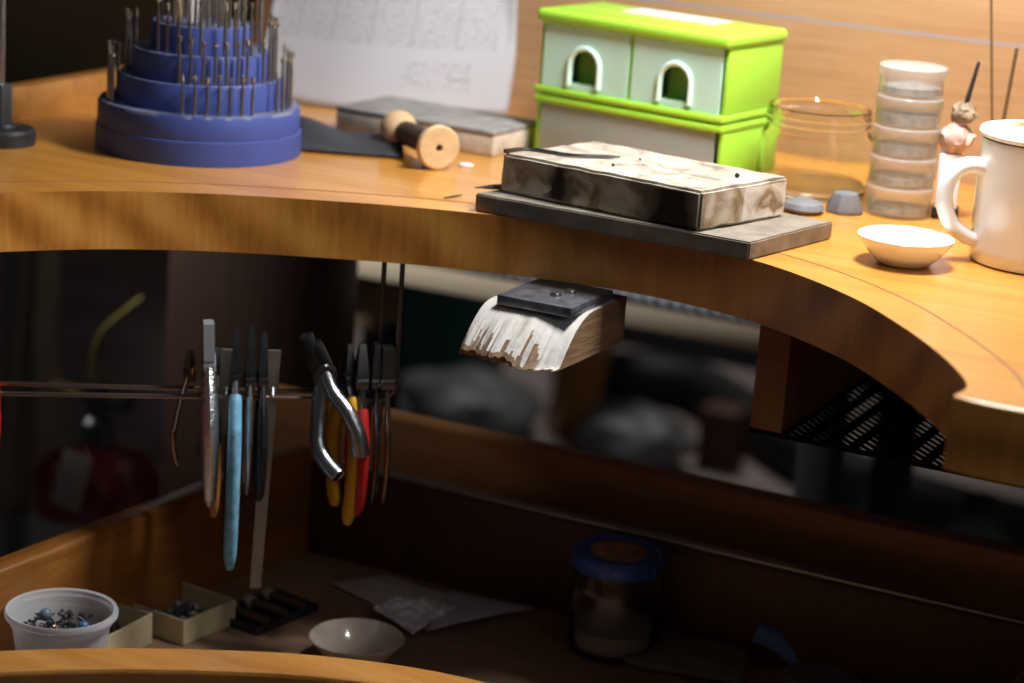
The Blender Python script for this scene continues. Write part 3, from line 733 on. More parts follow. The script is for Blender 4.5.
for i in range(NU):
    for j in range(NV):
        f = bm.faces.new((g[i][j], g[i+1][j], g[i+1][j+1], g[i][j+1]))
        for lp, (a, c) in zip(f.loops, ((i, j), (i+1, j), (i+1, j+1), (i, j+1))): lp[uv].uv = (a/NU, c/NV)
o = obj('paper_sheet', bm, pm)
sm = o.modifiers.new('s', 'SOLIDIFY'); sm.thickness = .0003
tag(o, 'white printed paper sheet with a faint table leaning at the back of the worktop', 'paper')

# ---- rear block (grey top, pale sides)
K2 = at(500, 163, T); K3 = at(526, 150, T); K1 = at(333, 131, T)
un = (K2-K1).normalized(); vn = Vector((-un.y, un.x, 0)); 
m_blk2 = plain('pale_block', (.50, .43, .35), .8, var=.25, vscale=50, bump=.3)
m_blk2t = plain('grey_top', (.27, .26, .25), .8, var=.25, vscale=60, bump=.3)
L2 = (K2-K1).length
tb = thing('firebrick_block', 'grey-topped pale block lying behind the wooden spool', 'block', (-.799, 1.489, T+.0003)); tb.rotation_euler = (0, 0, -.05); L2 = .136
bm = NB(); box(bm, (0, 0, .0075), (L2, .072, .0150), .0012); obj('pale_body', bm, m_blk2, tb)
bm = NB(); box(bm, (0, 0, .0168), (L2+.001, .073, .0036), .001); obj('grey_top', bm, m_blk2t, tb)

# ---- wooden spool
A = Vector((-.737, 1.3765, T))
sa = thing('wooden_spool', 'wooden spool wound with dark thread, its end hole facing out', 'spool')
ax = Vector((-.80, .60, 0)).normalized(); Ls = .077
sa.location = (A.x, A.y, T+.0159); rot = ax.to_track_quat('Z', 'Y').to_matrix()
m_sp = plain('spool_wood', (.62, .43, .23), .5, var=.12, vscale=150)
def flange(z0, th, r):
    bm = NB(); lathe(bm, [(.0026, z0), (r-.0012, z0), (r, z0+.0012), (r, z0+th-.0012), (r-.0012, z0+th), (.0026, z0+th)], n=40, rot=rot, closed=True); return bm
obj('flange', flange(0, .006, .0155), m_sp, sa)
bm = NB(); lathe(bm, [(.0026, Ls-.018), (.007, Ls-.018), (.0115, Ls-.014), (.0136, Ls-.006), (.0125, Ls-.001), (.009, Ls), (.0026, Ls)], n=40, rot=rot, closed=True); obj('rounded_end', bm, m_sp, sa)
bm = NB(); lathe(bm, [(.0027, .006), (.0082, .006)] + [(.0082+.0004*(k % 2), .006+k*.0022) for k in range(1, 22)] + [(.0082, Ls-.018), (.0027, Ls-.018)], n=32, rot=rot, closed=True); obj('thread', bm, plain('dark_thread', (.055, .035, .03), .5, bump=.5, bscale=600), sa)
# small white scraps under the spool
for px, py, r in ((428, 168, .0055), (466, 166, .0055)):
    p = at(px, py, T); bm = NB(); lathe(bm, [(0, 0), (r*.9, 0), (r, .0006), (r*.8, .0016), (0, .002)], n=20); 
    tag(obj('clear_gem', bm, plain('pale_chip', (.75, .76, .80), .3), loc=(p.x, p.y, T+.0002)), 'small pale chip on the worktop in front of the spool, '+('left one' if px < 440 else 'right one'), 'chip')
# ---- black leather flap
bm = NB(); g = []
L0 = at(296, 152, T); L1 = at(404, 160, T); L2_ = at(300, 126, T); L3 = at(395, 142, T)
for i in range(21):
    row = []
    for j in range(11):
        u, v = i/20, j/10
        p = (L0*(1-u)+L1*u)*(1-v) + (L2_*(1-u)+L3*u)*v
        p = Vector(p); p.z = T+.0012 + .010*sin(pi*v)*(1-u*.55) + .003*sin(u*7+v*2)*v*(1-v)*4
        row.append(bm.verts.new(p))
    g.append(row)
for i in range(20):
    for j in range(10): bm.faces.new((g[i][j], g[i+1][j], g[i+1][j+1], g[i][j+1]))
o = obj('leather_pouch', bm, plain('black_leather', (.035, .037, .045), .55, bump=.4, bscale=300))
sm = o.modifiers.new('s', 'SOLIDIFY'); sm.thickness = .0016; sm.offset = 1
tag(o, 'black leather pouch lying flat between the bur stand and the spool', 'pouch')
# dark scratch tool on worktop
bm = NB(); a = at(444, 198, T+.0006); b_ = at(462, 195, T+.0006); tube(bm, [a, a.lerp(b_, .5), b_], [.0004, .0009, .0003], 6); tag(obj('metal_sliver', bm, m_darksteel), 'tiny metal sliver on the worktop left of the grey slab', 'sliver')

# ---- glass jar
def jarcenter(pxl, pxr, py, z):
    a = at(pxl, py, z); b2 = at(pxr, py, z); return (a+b2)/2, (b2-a).length/2
jc, jr = jarcenter(760, 863, 192, T); jc = jc + Vector((0, .0, 0))
jar = thing('glass_jar', 'wide empty clear glass jar behind the scorched block', 'jar', (jc.x, jc.y, T+.0003))
R_ = jr; g_ = glass('jar_glass', (.93, .96, .92))
bm = NB(); H_ = .060; tk = .0024
prof = [(0, 0), (R_*.86, 0), (R_*.95, .003), (R_, .009), (R_*1.0, .030), (R_*.985, .038), (R_*.93, .044), (R_*.90, .046), (R_*.90, .048), (R_*.925, .049), (R_*.90, .0505), (R_*.90, .053), (R_*.925, .054), (R_*.90, .0555), (R_*.90, .058), (R_*.88, H_),
        (R_*.86, H_-.001), (R_*.86, .046), (R_*.94, .039), (R_*.955, .030), (R_*.955, .010), (R_*.90, .006), (0, .005)]
lathe(bm, prof, n=72); obj('glass_body', bm, g_, jar)
# brown water/residue in it
bm = NB(); lathe(bm, [(0, .0052), (R_*.89, .0062), (R_*.948, .011), (R_*.948, .013), (0, .013)], n=48); 
# ---- two grey stones
for px, py, w_, lab, k in ((803, 209, .021, 'flat round grey stone beside the scorched block', 0), (844, 209, .020, 'small grey faceted stone in front of the glass jar', 1)):
    p = at(px, py+3, T); bm = NB()
    if k == 0: lathe(bm, [(0, 0), (.012, 0), (.0145, .0025), (.013, .0058), (.008, .0075), (0, .008)], n=32)
    else: lathe(bm, [(0, 0), (.0130, 0), (.0132, .002), (.0085, .0120), (.006, .013), (0, .013)], n=8)
    rough_up(bm, .0006, 90, k)
    tag(obj('grey_stone', bm, plain('grey_stone', (.17, .175, .19), .6, var=.2, vscale=80), loc=(p.x, p.y, T+.0008)), lab, 'stone')
# ---- stack of five clear round pots
sc_, sr = jarcenter(870, 936, 217, T); sr = .0222
m_pot = plain('clear_plastic', (.90, .92, .92), .10, trans=.80, ior=1.3, alpha=.75)
m_potcap = plain('cloudy_plastic', (.84, .87, .88), .15, trans=.60, ior=1.3, alpha=.62)
m_fill = plain('pale_contents', (.72, .72, .72), .7, var=.3, vscale=200, alpha=.8)
sc0 = at(897, 214, T)
ph = .0201
labs = ['bottom', 'second from bottom', 'middle', 'second from top', 'top']
for k in range(5):
    z = T + .0005 + k*ph
    P = thing('clear_pot', 'round clear plastic pot, the %s one of the stack of five' % labs[k], 'pot', (sc0.x, sc0.y, z), group='clear pots in the stack')
    bm = NB(); lathe(bm, [(0, 0), (sr*.95, 0), (sr*.97, .001), (sr*.97, .0128), (sr*.90, .0128), (sr*.90, .0018), (0, .0018)], n=48); obj('pot_body', bm, m_pot, P)
    bm = NB(); lathe(bm, [(sr*.975, .0125), (sr*1.0, .0125), (sr*1.02, .0135), (sr*1.02, .0190), (sr*.99, .0199), (0, .0199), (0, .0186), (sr*.975, .0186)], n=48, closed=False); obj('pot_lid', bm, m_potcap, P)
    bm = NB(); lathe(bm, [(0, .0020), (sr*.86, .0020), (sr*.86, .0055+.0012*k % .004), (sr*.4, .008), (0, .007)], n=24); rough_up(bm, .0006, 200, k); obj('contents', bm, m_fill, P)
# ---- little white bottle with a twist of pinkish paper, brush
p = at(944, 218, T)
wb = thing('small_box', 'small white upright box standing behind the clear pots', 'box', (p.x, p.y, T+.0003)); wb.rotation_euler = (0, 0, YAW-.2)
bm = NB(); box(bm, (0, 0, .022), (.015, .012, .044), .001); obj('carton', bm, plain('white_card', (.80, .80, .82), .6), wb)
bm = NB(); box(bm, (0, 0, .004), (.018, .015, .0075), .001); obj('dark_foot', bm, m_black, wb)
bm = NB(); bmesh.ops.create_icosphere(bm, subdivisions=3, radius=1)
for v in bm.verts: v.co = Vector((v.co.x*.012, v.co.y*.009, v.co.z*.010)) * (1+.3*noise.noise(v.co*2.2)); 
o = obj('crumpled_tissue', bm, plain('pinkish_tissue', (.62, .42, .35), .7, var=.3, vscale=150), loc=(p.x+.0015, p.y, T+.0545)); tag(o, 'crumpled pinkish tissue on top of the small white box', 'tissue')
bm = NB(); bmesh.ops.create_icosphere(bm, subdivisions=3, radius=1)
for v in bm.verts: v.co = Vector((v.co.x*.0090, v.co.y*.0075, v.co.z*.0075)) * (1+.35*noise.noise(v.co*2.6+Vector((4, 0, 0))))
o = obj('sponge_scrap', bm, plain('brown_sponge', (.30, .23, .15), .9, var=.4, vscale=200), loc=(p.x+.004, p.y+.002, T+.0715)); tag(o, 'brown sponge scrap above the pinkish tissue behind the pots', 'sponge')
a = Vector((p.x+.004, p.y+.002, T+.071)); e = atY(979, 62, p.y+.012)
bm = NB(); tube(bm, [a, a.lerp(e, .3), a.lerp(e, .8), e], [.0016, .0017, .0013, .0011], 10)
tag(obj('needle_tool', bm, m_darksteel), 'dark slim tool sticking up slantwise behind the clear pots', 'tool')

# ---- white dish
dc, dr = jarcenter(858, 955, 236, T+.0165); dr = .0295
dcx = at(906, 237, T+.0165)
dish = thing('small_dish', 'small white ceramic dish standing in front of the mug', 'dish', (dcx.x, dcx.y, T+.0003))
bm = NB(); lathe(bm, [(0, .0010), (.0145, .0012), (.0150, 0), (.0162, .0005), (.0225, .0065), (.0285, .0145), (dr, .0168), (dr-.0006, .0172), (.0262, .0150), (.019, .0075), (.013, .0045), (0, .004)], n=64); obj('bowl', bm, m_white, dish)
q = at(890, 233, T+.010); bm = NB(); tube(bm, [(-.003, 0, 0), (0, .0006, .0006), (.0032, 0, 0)], .0006, 6)
tag(obj('metal_scrap', bm, plain('brown_scrap', (.10, .05, .02), .5), loc=(dcx.x-.008, dcx.y-.004, T+.0070)), 'tiny brown scrap inside the small white dish', 'scrap')

# ---- mug with lid
ml = at(968, 256, T); MR = .0415; mdir = Vector((.967, .254, 0)); mc = ml + mdir*(MR*.985) + Vector((0, 0, 0))
MH = .0765
mug = thing('mug', 'white ceramic mug with a round handle at the right edge', 'mug', (mc.x, mc.y, T+.0003))
bm = NB(); lathe(bm, [(0, .002), (MR*.90, .002), (MR*.91, 0), (MR*.95, .0005), (MR*.99, .004), (MR, .010), (MR*.992, MH-.006), (MR*1.01, MH-.002), (MR*1.0, MH), (MR*.95, MH-.001), (MR*.94, .008), (0, .006)], n=96); obj('mug_body', bm, m_white, mug)
hd_ = -mdir
hd_ = Vector((cos(radians(212)), sin(radians(212)), 0)); 
hp = []
for rr_, zz in ((MR*.93, .0585), (MR+.006, .0595), (MR+.0140, .0565), (MR+.0200, .048), (MR+.0205, .036), (MR+.0150, .023), (MR+.005, .0155), (MR*.95, .0135)):
    hp.append(hd_*rr_ + Vector((0, 0, zz)))
bm = NB(); tube(bm, spline(hp, 6), .0052, 16, ell=(Vector((-hd_.y, hd_.x, 0)), 1.45)); obj('handle', bm, m_white, mug)
m_lid, n, l, b = mat('printed_lid'); b.inputs['Roughness'].default_value = .3
tc = n.new('ShaderNodeTexCoord'); ns = n.new('ShaderNodeTexNoise'); ns.inputs['Scale'].default_value = 45; ns.inputs['Distortion'].default_value = 1.5; l.new(tc.outputs['Object'], ns.inputs['Vector'])
sp = n.new('ShaderNodeSeparateXYZ'); l.new(tc.outputs['Object'], sp.inputs[0])
rr2 = mth('SQRT', mth('ADD', mth('MULTIPLY', sp.outputs[0], sp.outputs[0]), mth('MULTIPLY', sp.outputs[1], sp.outputs[1])), 0)
inn = mth('LESS_THAN', rr2, .030)
cr = ramp(ns.outputs['Fac'], [(.50, (.88, .85, .80)), (.53, (.85, .35, .10)), (.60, (.80, .10, .06)), (.64, (.85, .80, .75))])
mx = n.new('ShaderNodeMix'); mx.data_type = 'RGBA'; l.new(inn, mx.inputs[0]); mx.inputs[6].default_value = (.88, .85, .80, 1); l.new(cr, mx.inputs[7]); l.new(mx.outputs[2], b.inputs['Base Color'])
bm = NB(); lathe(bm, [(0, 0), (MR*.90, 0), (MR*1.02, .0006), (MR*1.045, .003), (MR*1.02, .0052), (MR*.90, .0060), (0, .0066)], n=96)
tag(obj('printed_coaster', bm, m_lid, loc=(mc.x, mc.y, T+MH+.0008)), 'flat white coaster with orange print covering the white mug', 'coaster')
# two thin rods behind the mug, standing against the panel
for (px, py, px2, lab) in ((991, -25, 992, 'thin dark wire standing upright behind the mug, the taller one'), (1017, 48, 1003, 'short thin dark stick leaning behind the mug')):
    yb = 1.56
    foot = atY(px2, 122, yb); topp = atY(px, py, yb)
    dr_ = (topp-foot).normalized(); base = foot - dr_*((foot.z-T-.001)/dr_.z)
    bm = NB(); tube(bm, [base, base.lerp(topp, .5), topp], [.0009 if px < 1000 else .0013]*3, 8)
    tag(obj('thin_rod', bm, plain('rod_dark', (.12, .07, .035), .5)), lab, 'rod')

# ============================================================ IN THE TRAY
# ---- translucent sauce cup with scrap
rc = Vector((-.828, 1.084, TF)); cr_ = .0350; CS = 1.0
cup = thing('plastic_cup', 'translucent white plastic cup of metal scraps in the tray corner', 'cup', (rc.x, rc.y, TF+.0004))
m_cup = plain('translucent_pp', (.80, .84, .90), .35, trans=.45, ior=1.2, alpha=.66)
CH = .059
bm = NB(); lathe(bm, [(0, .0005), (.0232, 0), (.0238, .0008), (.0305, CH-.010), (.0315, CH-.0095), (.0318, CH-.0045), (cr_, CH-.004), (cr_+.0003, CH-.002), (cr_-.0006, CH), (.0322, CH-.0006), (.0298, CH-.0105), (.0225, .002), (0, .0018)], n=72); obj('cup_body', bm, m_cup, cup)
m_scrapd = plain('scrap_dark', (.07, .07, .08), .5, .7, var=.4, vscale=300); m_scrapb = plain('scrap_blue', (.05, .12, .30), .4); m_copper = plain('scrap_copper', (.65, .32, .14), .4, .8)
bm = NB(); 
for i in range(420):
    a = rnd.uniform(0, 2*pi); r = .0275*sqrt(rnd.random()); z = (.006 if i < 60 else .030)+rnd.random()*(.03 if i < 60 else .019)
    r = min(r, .017+z*.20)
    p = Vector((cos(a)*r, sin(a)*r, z)); q = p + Vector((rnd.uniform(-1, 1), rnd.uniform(-1, 1), rnd.uniform(-.3, .5)))*.004
    if q.xy.length > .026: q = Vector((p.x*.8, p.y*.8, p.z))
    tube(bm, [p, q], rnd.uniform(.0006, .0014), 5)
o = obj('metal_scraps', bm, m_scrapd, loc=(rc.x, rc.y, TF)); tag(o, 'heap of small dark metal scraps filling the plastic cup', 'scraps', kind='stuff')
for dx, dy, lab in ((.014, .004, 'shiny blue bead on the scraps, right in the plastic cup'), (-.017, .006, 'dull blue-grey bead on the scraps, left in the plastic cup')):
    bm = NB(); bmesh.ops.create_uvsphere(bm, u_segments=16, v_segments=10, radius=.0038 if dx > 0 else .0042)
    tag(obj('blue_bead', bm, m_scrapb if dx > 0 else plain('bead_grey', (.12, .17, .22), .4), loc=(rc.x+dx, rc.y+dy, TF+.049)), lab, 'bead')
bm = NB(); tube(bm, [(0, 0, 0), (.004, -.001, .006)], .0007, 6); tag(obj('copper_wire', bm, m_copper, loc=(rc.x-.001, rc.y-.010, TF+.046)), 'short copper wire end poking up in the plastic cup', 'wire')
# ---- cream open boxes
m_card = plain('cream_card', (.52, .45, .28), .7, var=.12, vscale=60)
def openbox(label, cx, cy, w_, d_, h_, ang, fillm, nfill, flabel, wall=.0012):
    P = thing('cardboard_box', label, 'box', (cx, cy, TF+.0004), ang)
    for nm, c_, s_ in (('box_bottom', (0, 0, .0006), (w_, d_, .0012)),):
        bm = NB(); box(bm, c_, s_); obj(nm, bm, m_card, P)
    for c_, s_ in (((0, -d_/2, h_/2), (w_, wall, h_)), ((0, d_/2, h_/2), (w_, wall, h_)), ((-w_/2, 0, h_/2), (wall, d_+wall, h_)), ((w_/2, 0, h_/2), (wall, d_+wall, h_))):
        bm = NB(); box(bm, c_, s_, .0003, seg=1); obj('box_side', bm, m_card, P)
    bm = NB()
    for i in range(nfill):
        x = rnd.uniform(-.5, .5)*(w_-.018); y = rnd.uniform(-.5, .5)*(d_-.018); z = .0035+rnd.random()*h_*.3
        an = rnd.uniform(0, pi); L_ = rnd.uniform(.003, .008)
        dz = Vector((cos(an)*L_, sin(an)*L_, rnd.uniform(-.001, .003)))
        tube(bm, [Vector((x, y, z))-dz*.5, Vector((x, y, z)), Vector((x, y, z))+dz*.5], rnd.uniform(.0008, .0019), 6)
    f = obj('metal_bits', bm, fillm); f.location = (cx, cy, TF+.0012); f.rotation_euler = (0, 0, ang)
    tag(f, flabel, 'metal bits', kind='stuff')
q1 = at(118, 642, TF); q2 = at(158, 636, TF)
openbox('small cream card box standing right beside the plastic cup', -.848, 1.159, .034, .052, .022, 0, m_scrapd, 60, 'dark metal bits inside the small cream box beside the cup')
openbox('larger cream card box behind the small one, full of dark bits', -.8335, 1.224, .050, .052, .018, -.12, plain('grey_bits', (.16, .16, .18), .45, .8), 90, 'grey metal bits inside the larger cream box')
# ---- black tray with three grooves
c0 = Vector((-.797, 1.273, 0))
P = thing('sorting_tray', 'small black tray holding three short steel capped rods', 'tray', (c0.x, c0.y, TF+.0004), radians(-9))
bm = NB(); box(bm, (0, 0, .0012), (.042, .064, .0024), .0008)
for c_, s_ in (((0, -.0315, .003), (.042, .0018, .0055)), ((0, .0315, .003), (.042, .0018, .0055)), ((-.0205, 0, .003), (.0018, .064, .0055)), ((.0205, 0, .003), (.0018, .064, .0055))): box(bm, c_, s_, .0005, seg=1)
obj('tray_body', bm, plain('tray_black', (.03, .03, .033), .3, .3), P)
for k in range(3):
    yb = -.019+k*.019
    o = thing('capped_rod', 'short dark rod with a bright steel cap in the black tray, '+('nearest', 'middle', 'farthest')[k]+' one', 'rod', Vector((c0.x, c0.y, TF+.0066)) + Matrix.Rotation(radians(-9), 3, 'Z') @ Vector((0, yb, 0)), radians(-9), 'capped rods in the black tray')
    Ry = Matrix.Rotation(pi/2, 3, 'Y')
    bm = NB(); lathe(bm, [(0, -.012), (.0034, -.012), (.0034, .018), (0, .018)], n=16, rot=Ry); obj('rod_body', bm, plain('rod_brown', (.12, .085, .06), .35, .4), o)
    bm = NB(); lathe(bm, [(0, -.0185), (.0036, -.0182), (.0046, -.0165), (.0046, -.0115), (0, -.0115)], n=16, rot=Ry); obj('cap', bm, plain('bright_cap', (.62, .62, .64), .3, .5), o)
# ---- beige bowl
bc = at(357, 637, TF+.018)
bowl = thing('ceramic_bowl', 'small beige ceramic bowl on the tray floor', 'bowl', (bc.x, bc.y, TF+.0004))
BR = .0320
bm = NB(); lathe(bm, [(0, .001), (.014, .0012), (.0145, 0), (.0165, .0004), (.0245, .0075), (.0305, .0155), (BR, .0178), (BR-.0008, .0184), (.0285, .0155), (.021, .0075), (.014, .004), (0, .0032)], n=64); obj('bowl_body', bm, m_beige, bowl)
bm = NB(); tube(bm, [(-.003, 0, 0), (0, .001, .0008), (.003, -.0005, 0)], .0007, 6); tag(obj('tiny_scrap', bm, plain('scrap_brown', (.15, .07, .04), .5), loc=(bc.x-.002, bc.y-.004, TF+.0055)), 'tiny brown scrap lying in the beige bowl', 'scrap')
# ---- zip bags
def sheet(name, quad, m, amp, seed, label, cat, zoff=.001, th=.0006, sc=40, N=26):
    bm = NB(); g = []; A, B, Cc, D = [Vector(v) for v in quad]
    for i in range(N+1):
        row = []
        for j in range(N+1):
            u, v = i/N, j/N; p = A*(1-u)*(1-v)+B*u*(1-v)+Cc*u*v+D*(1-u)*v
            p = Vector(p); p.z += zoff + amp*(.5+.5*noise.noise(p*sc+Vector((seed, 0, 0)))) * (.35+.65*sin(pi*u)*sin(pi*v)) + amp*.35*abs(noise.noise(p*sc*3+Vector((seed, 1, 0))))
            row.append(bm.verts.new(p))
        g.append(row)
    for i in range(N):
        for j in range(N): bm.faces.new((g[i][j], g[i+1][j], g[i+1][j+1], g[i][j+1]))
    o = obj(name, bm, m); s = o.modifiers.new('s', 'SOLIDIFY'); s.thickness = th; s.offset = 1
    tag(o, label, cat); return o
m_bag = plain('grey_bag', (.52, .50, .52), .3, var=.15, vscale=60, coat=.3)
m_bagw = plain('bluish_bag', (.46, .52, .62), .35, var=.15, vscale=40, coat=.3)
sheet('zip_bag', [at(330, 586, TF), at(425, 630, TF), at(470, 604, TF), at(385, 578, TF)], m_bag, .004, 1, 'grey plastic zip bag lying flat behind the beige bowl', 'bag')
sheet('zip_bag', [at(425, 640, TF), at(452, 633, TF), at(535, 616, TF), at(448, 600, TF)], m_bagw, .003, 4, 'bluish plastic bag pointing right towards the lidded jar', 'bag', zoff=.0055)
m_cello = plain('cellophane', (.75, .78, .85), .12, var=.2, vscale=200, bump=1, bscale=250)
sheet('crumpled_foil', [at(372, 620, TF), at(412, 646, TF), at(455, 618, TF), at(400, 606, TF)], m_cello, .010, 8, 'crumpled shiny clear wrapper lying on the grey zip bag', 'wrapper', zoff=.007, sc=110)
# ---- jar with a blue lid
jb = at(607, 628, TF)
jj = thing('lidded_jar', 'small glass jar closed with a dark blue lid in the tray', 'jar', (-.573, 1.364, TF+.0004)); jj.scale = (1, 1, .92)
JR = .0315
g2 = glass('jar_glass_tray', (.90, .92, .92))
bm = NB(); lathe(bm, [(0, 0), (JR*.88, 0), (JR*.98, .003), (JR, .008), (JR, .052), (JR*.96, .059), (JR*.90, .064), (JR*.90, .074), (JR*.84, .074), (JR*.84, .063), (JR*.92, .056), (JR*.94, .050), (JR*.94, .009), (JR*.88, .005), (0, .004)], n=64)
bm2 = bm; obj('glass_body', bm, g2, jj)
m_bl = plain('blue_lid', (.03, .10, .45), .3, coat=.3)
bm = NB(); lathe(bm, [(JR*.92, .066), (JR*.985, .0655), (JR*1.0, .067), (JR*1.0, .076), (JR*.96, .0785), (JR*.90, .0785), (JR*.87, .0770), (0, .0770), (0, .0755), (JR*.9, .0755)], n=64)
for k in range(24):
    a = 2*pi*k/24; tube(bm, [(cos(a)*JR*.998, sin(a)*JR*.998, .067), (cos(a)*JR*.998, sin(a)*JR*.998, .0755)], .0007, 5)
obj('blue_lid', bm, m_bl, jj)
bm = NB(); lathe(bm, [(0, .0768), (JR*.62, .0768), (JR*.62, .0776), (0, .0776)], n=40); obj('lid_print', bm, plain('lid_print', (.42, .24, .12), .4, var=.5, vscale=120), jj)
bm = NB(); lathe(bm, [(0, .0045), (JR*.87, .0055), (JR*.93, .0095), (JR*.93, .020), (0, .019)], n=40); obj('white_powder', bm, plain('powder', (.45, .45, .45), .9), jj)
# ---- right-hand clutter: pouch, blue ribbon, grey disc, clips
m_pouch = plain('grey_cloth', (.13, .125, .115), .9, var=.2, vscale=90, bump=.4)
sheet('cloth_pouch', [at(622, 668, TF), at(742, 690, TF), at(748, 655, TF), at(645, 640, TF)], m_pouch, .012, 3, 'grey cloth pouch lying in front of the blue-lidded jar', 'pouch', th=.004, zoff=.001, sc=14)
bm = NB(); g = []
A_ = at(752, 668, TF)
for i in range(15):
    u = i/14; x = -.002+u*.033; z = .018 - .016*u + .004*sin(u*3)
    g.append([bm.verts.new((x, 0-.006*u, z)), bm.verts.new((x+.004, .004, z+.012))])
for a, b_ in zip(g, g[1:]): bm.faces.new((a[0], b_[0], b_[1], a[1]))
o = obj('blue_ribbon', bm, plain('blue_tape', (.10, .22, .60), .5)); o.location = (A_.x, A_.y, TF+.001); o.rotation_euler = (0, 0, YAW-.1); s = o.modifiers.new('s', 'SOLIDIFY'); s.thickness = .0012
tag(o, 'curved bright blue strip standing between the grey pouch and the grey disc', 'strip')
q = at(822, 690, TF); bm = NB(); lathe(bm, [(0, 0), (.025, 0), (.027, .002), (.027, .009), (.024, .012), (0, .0135)], n=48)
tag(obj('grey_disc', bm, plain('dull_disc', (.13, .13, .13), .6, var=.15, vscale=50), loc=(q.x, q.y-.004, TF+.0003)), 'thick dull grey disc at the bottom right of the tray', 'disc')
for px, lab, r0 in ((890, 'small grey metal clip right of the grey disc, the left one', .3), (905, 'small grey metal clip right of the grey disc, the right one', -.3)):
    q = at(px, 676, TF); bm = NB(); lathe(bm, [(0, -.0012), (.008, -.001), (.0085, 0), (.008, .001), (0, .0012)], n=24, rot=Matrix.Rotation(pi/2-.5, 3, 'X') @ Matrix.Rotation(r0, 3, 'Y'))
    tag(obj('metal_clip', bm, plain('clip_grey', (.35, .33, .30), .4, .5), loc=(q.x, q.y, TF+.0075)), lab, 'clip')
# edge of another cup at the far left
q = at(-11, 655, TF+.012); bm = NB(); lathe(bm, [(0, 0), (.010, 0), (.0135, .011), (.013, .012), (.0095, .0015), (0, .0012)], n=40)
tag(obj('white_dish', bm, m_white, loc=(q.x, q.y, TF+.0004)), 'tiny white dish mostly cut off at the lower left edge', 'dish')

# ============================================================ BEHIND AND BELOW THE BENCH
# pale table behind
TY = 1.90; tz = 1.25-.509
tab = thing('back_table', 'pale table behind the bench with a perforated metal edge strip', 'table', (-.7, TY+.2, 0))
def tt(nm, bm, m, smooth=True):
    o = obj(nm, bm, m, tab, smooth); o.matrix_parent_inverse = Matrix.Translation((.7, -(TY+.2), 0)); return o
bm = NB(); box(bm, (-.93, TY+.15, tz-.011), (.66, .30, .024), .002); tt('tabletop', bm, plain('cream_laminate', (.72, .60, .42), .5))
bm = NB(); box(bm, (-.93, TY+.004, tz+.0075), (.66, .006, .013), .0005); 
for k in range(48): box(bm, (-1.24+k*.0133, TY-.0005, tz+.0075), (.007, .0025, .006))
tt('perforated_strip', bm, plain('grey_strip', (.55, .57, .62), .45, .3))
for x, y in ((-1.22, TY+.03), (-.62, TY+.03), (-1.22, TY+.27), (-.62, TY+.27)):
    bm = NB(); box(bm, (x, y, (tz-.024)/2), (.035, .035, tz-.025), .002); tt('leg', bm, m_black)
q = atY(360, 308, TY+.02); bm = NB(); box(bm, (q.x, TY+.045, q.z+.004), (.036, .05, .052), .002); tt('drawer_block', bm, plain('tan_block', (.34, .24, .15), .6))
# gas cylinder
cc = atY(98, 470, 1.80)
cy = thing('gas_cylinder', 'small gas cylinder with a dark red shoulder beyond the tray', 'gas cylinder', (cc.x, 1.80, 0))
m_redp = plain('red_paint', (.22, .012, .012), .25, coat=.5)
CR = .066; zt_ = atY(98, 454, 1.80).z
bm = NB(); lathe(bm, [(0, 0), (CR, 0), (CR, zt_-.052)], n=48); obj('white_body', bm, plain('white_paint', (.42, .42, .46), .4), cy)
bm = NB(); lathe(bm, [(CR+.0005, zt_-.055), (CR+.0005, zt_-.035), (CR*.95, zt_-.018), (CR*.78, zt_-.004), (CR*.45, zt_+.006), (.018, zt_+.010), (0, zt_+.010)], n=48); obj('red_shoulder', bm, m_redp, cy)
bm = NB(); lathe(bm, [(0, zt_+.009), (.016, zt_+.009), (.016, zt_+.035), (.011, zt_+.040), (.011, zt_+.075), (0, zt_+.075)], n=24); box(bm, (.012, 0, zt_+.060), (.05, .018, .018), .003); obj('valve', bm, m_darksteel, cy)
bm = NB(); box(bm, (.022, -.072, zt_-.004), (.034, .0012, .056), .0003, rot=Matrix.Rotation(.12, 3, 'Y') @ Matrix.Rotation(-.2, 3, 'X')); obj('paper_tag', bm, plain('tag_paper', (.36, .34, .30), .7), cy)
bm = NB(); tube(bm, [(-.050, -.01, zt_+.066), (-.015, -.012, zt_+.066)], .0050, 10); obj('yellow_lever', bm, plain('yellow_lever', (.35, .22, .01), .5), cy)
bm = NB(); tube(bm, spline([(-.006, 0, zt_+.074), (-.008, 0, zt_+.10), (.002, 0, zt_+.128), (.03, 0, zt_+.155), (.05, .0, zt_+.172)], 6), .0026, 8); obj('yellow_hose', bm, plain('yellow_hose', (.20, .15, .01), .5), cy)
# pale cloth hanging at the left
bm = NB(); g = []
N = 30
cxl = atY(45, 300, 1.95)
for i in range(N+1):
    row = []
    for j in range(21):
        u, v = i/N, j/20
        z = .83 - v*.47; wv = .026 + .05*max(0, v-.55)**.8
        x = cxl.x - .012 + (u-.5)*wv*2*(1-.2*sin(v*5)) - .01*v
        y = 1.95 + .012*sin(u*14) + .006*sin(v*6)
        row.append(bm.verts.new((x, y, z)))
    g.append(row)
for i in range(N):
    for j in range(20): bm.faces.new((g[i][j], g[i+1][j], g[i+1][j+1], g[i][j+1]))
o = obj('hanging_cloth', bm, plain('beige_cloth', (.34, .29, .24), .9)); s = o.modifiers.new('s', 'SOLIDIFY'); s.thickness = .002
tag(o, 'pale beige cloth hanging down behind the gas cylinder', 'cloth')
bm = NB(); lathe(bm, [(0, 0), (.012, 0), (.012, .82), (0, .82)], n=20); box(bm, (0, 0, .78), (.30, .02, .012), .002); lathe(bm, [(0, 0), (.14, 0), (.14, .015), (0, .02)], n=40)
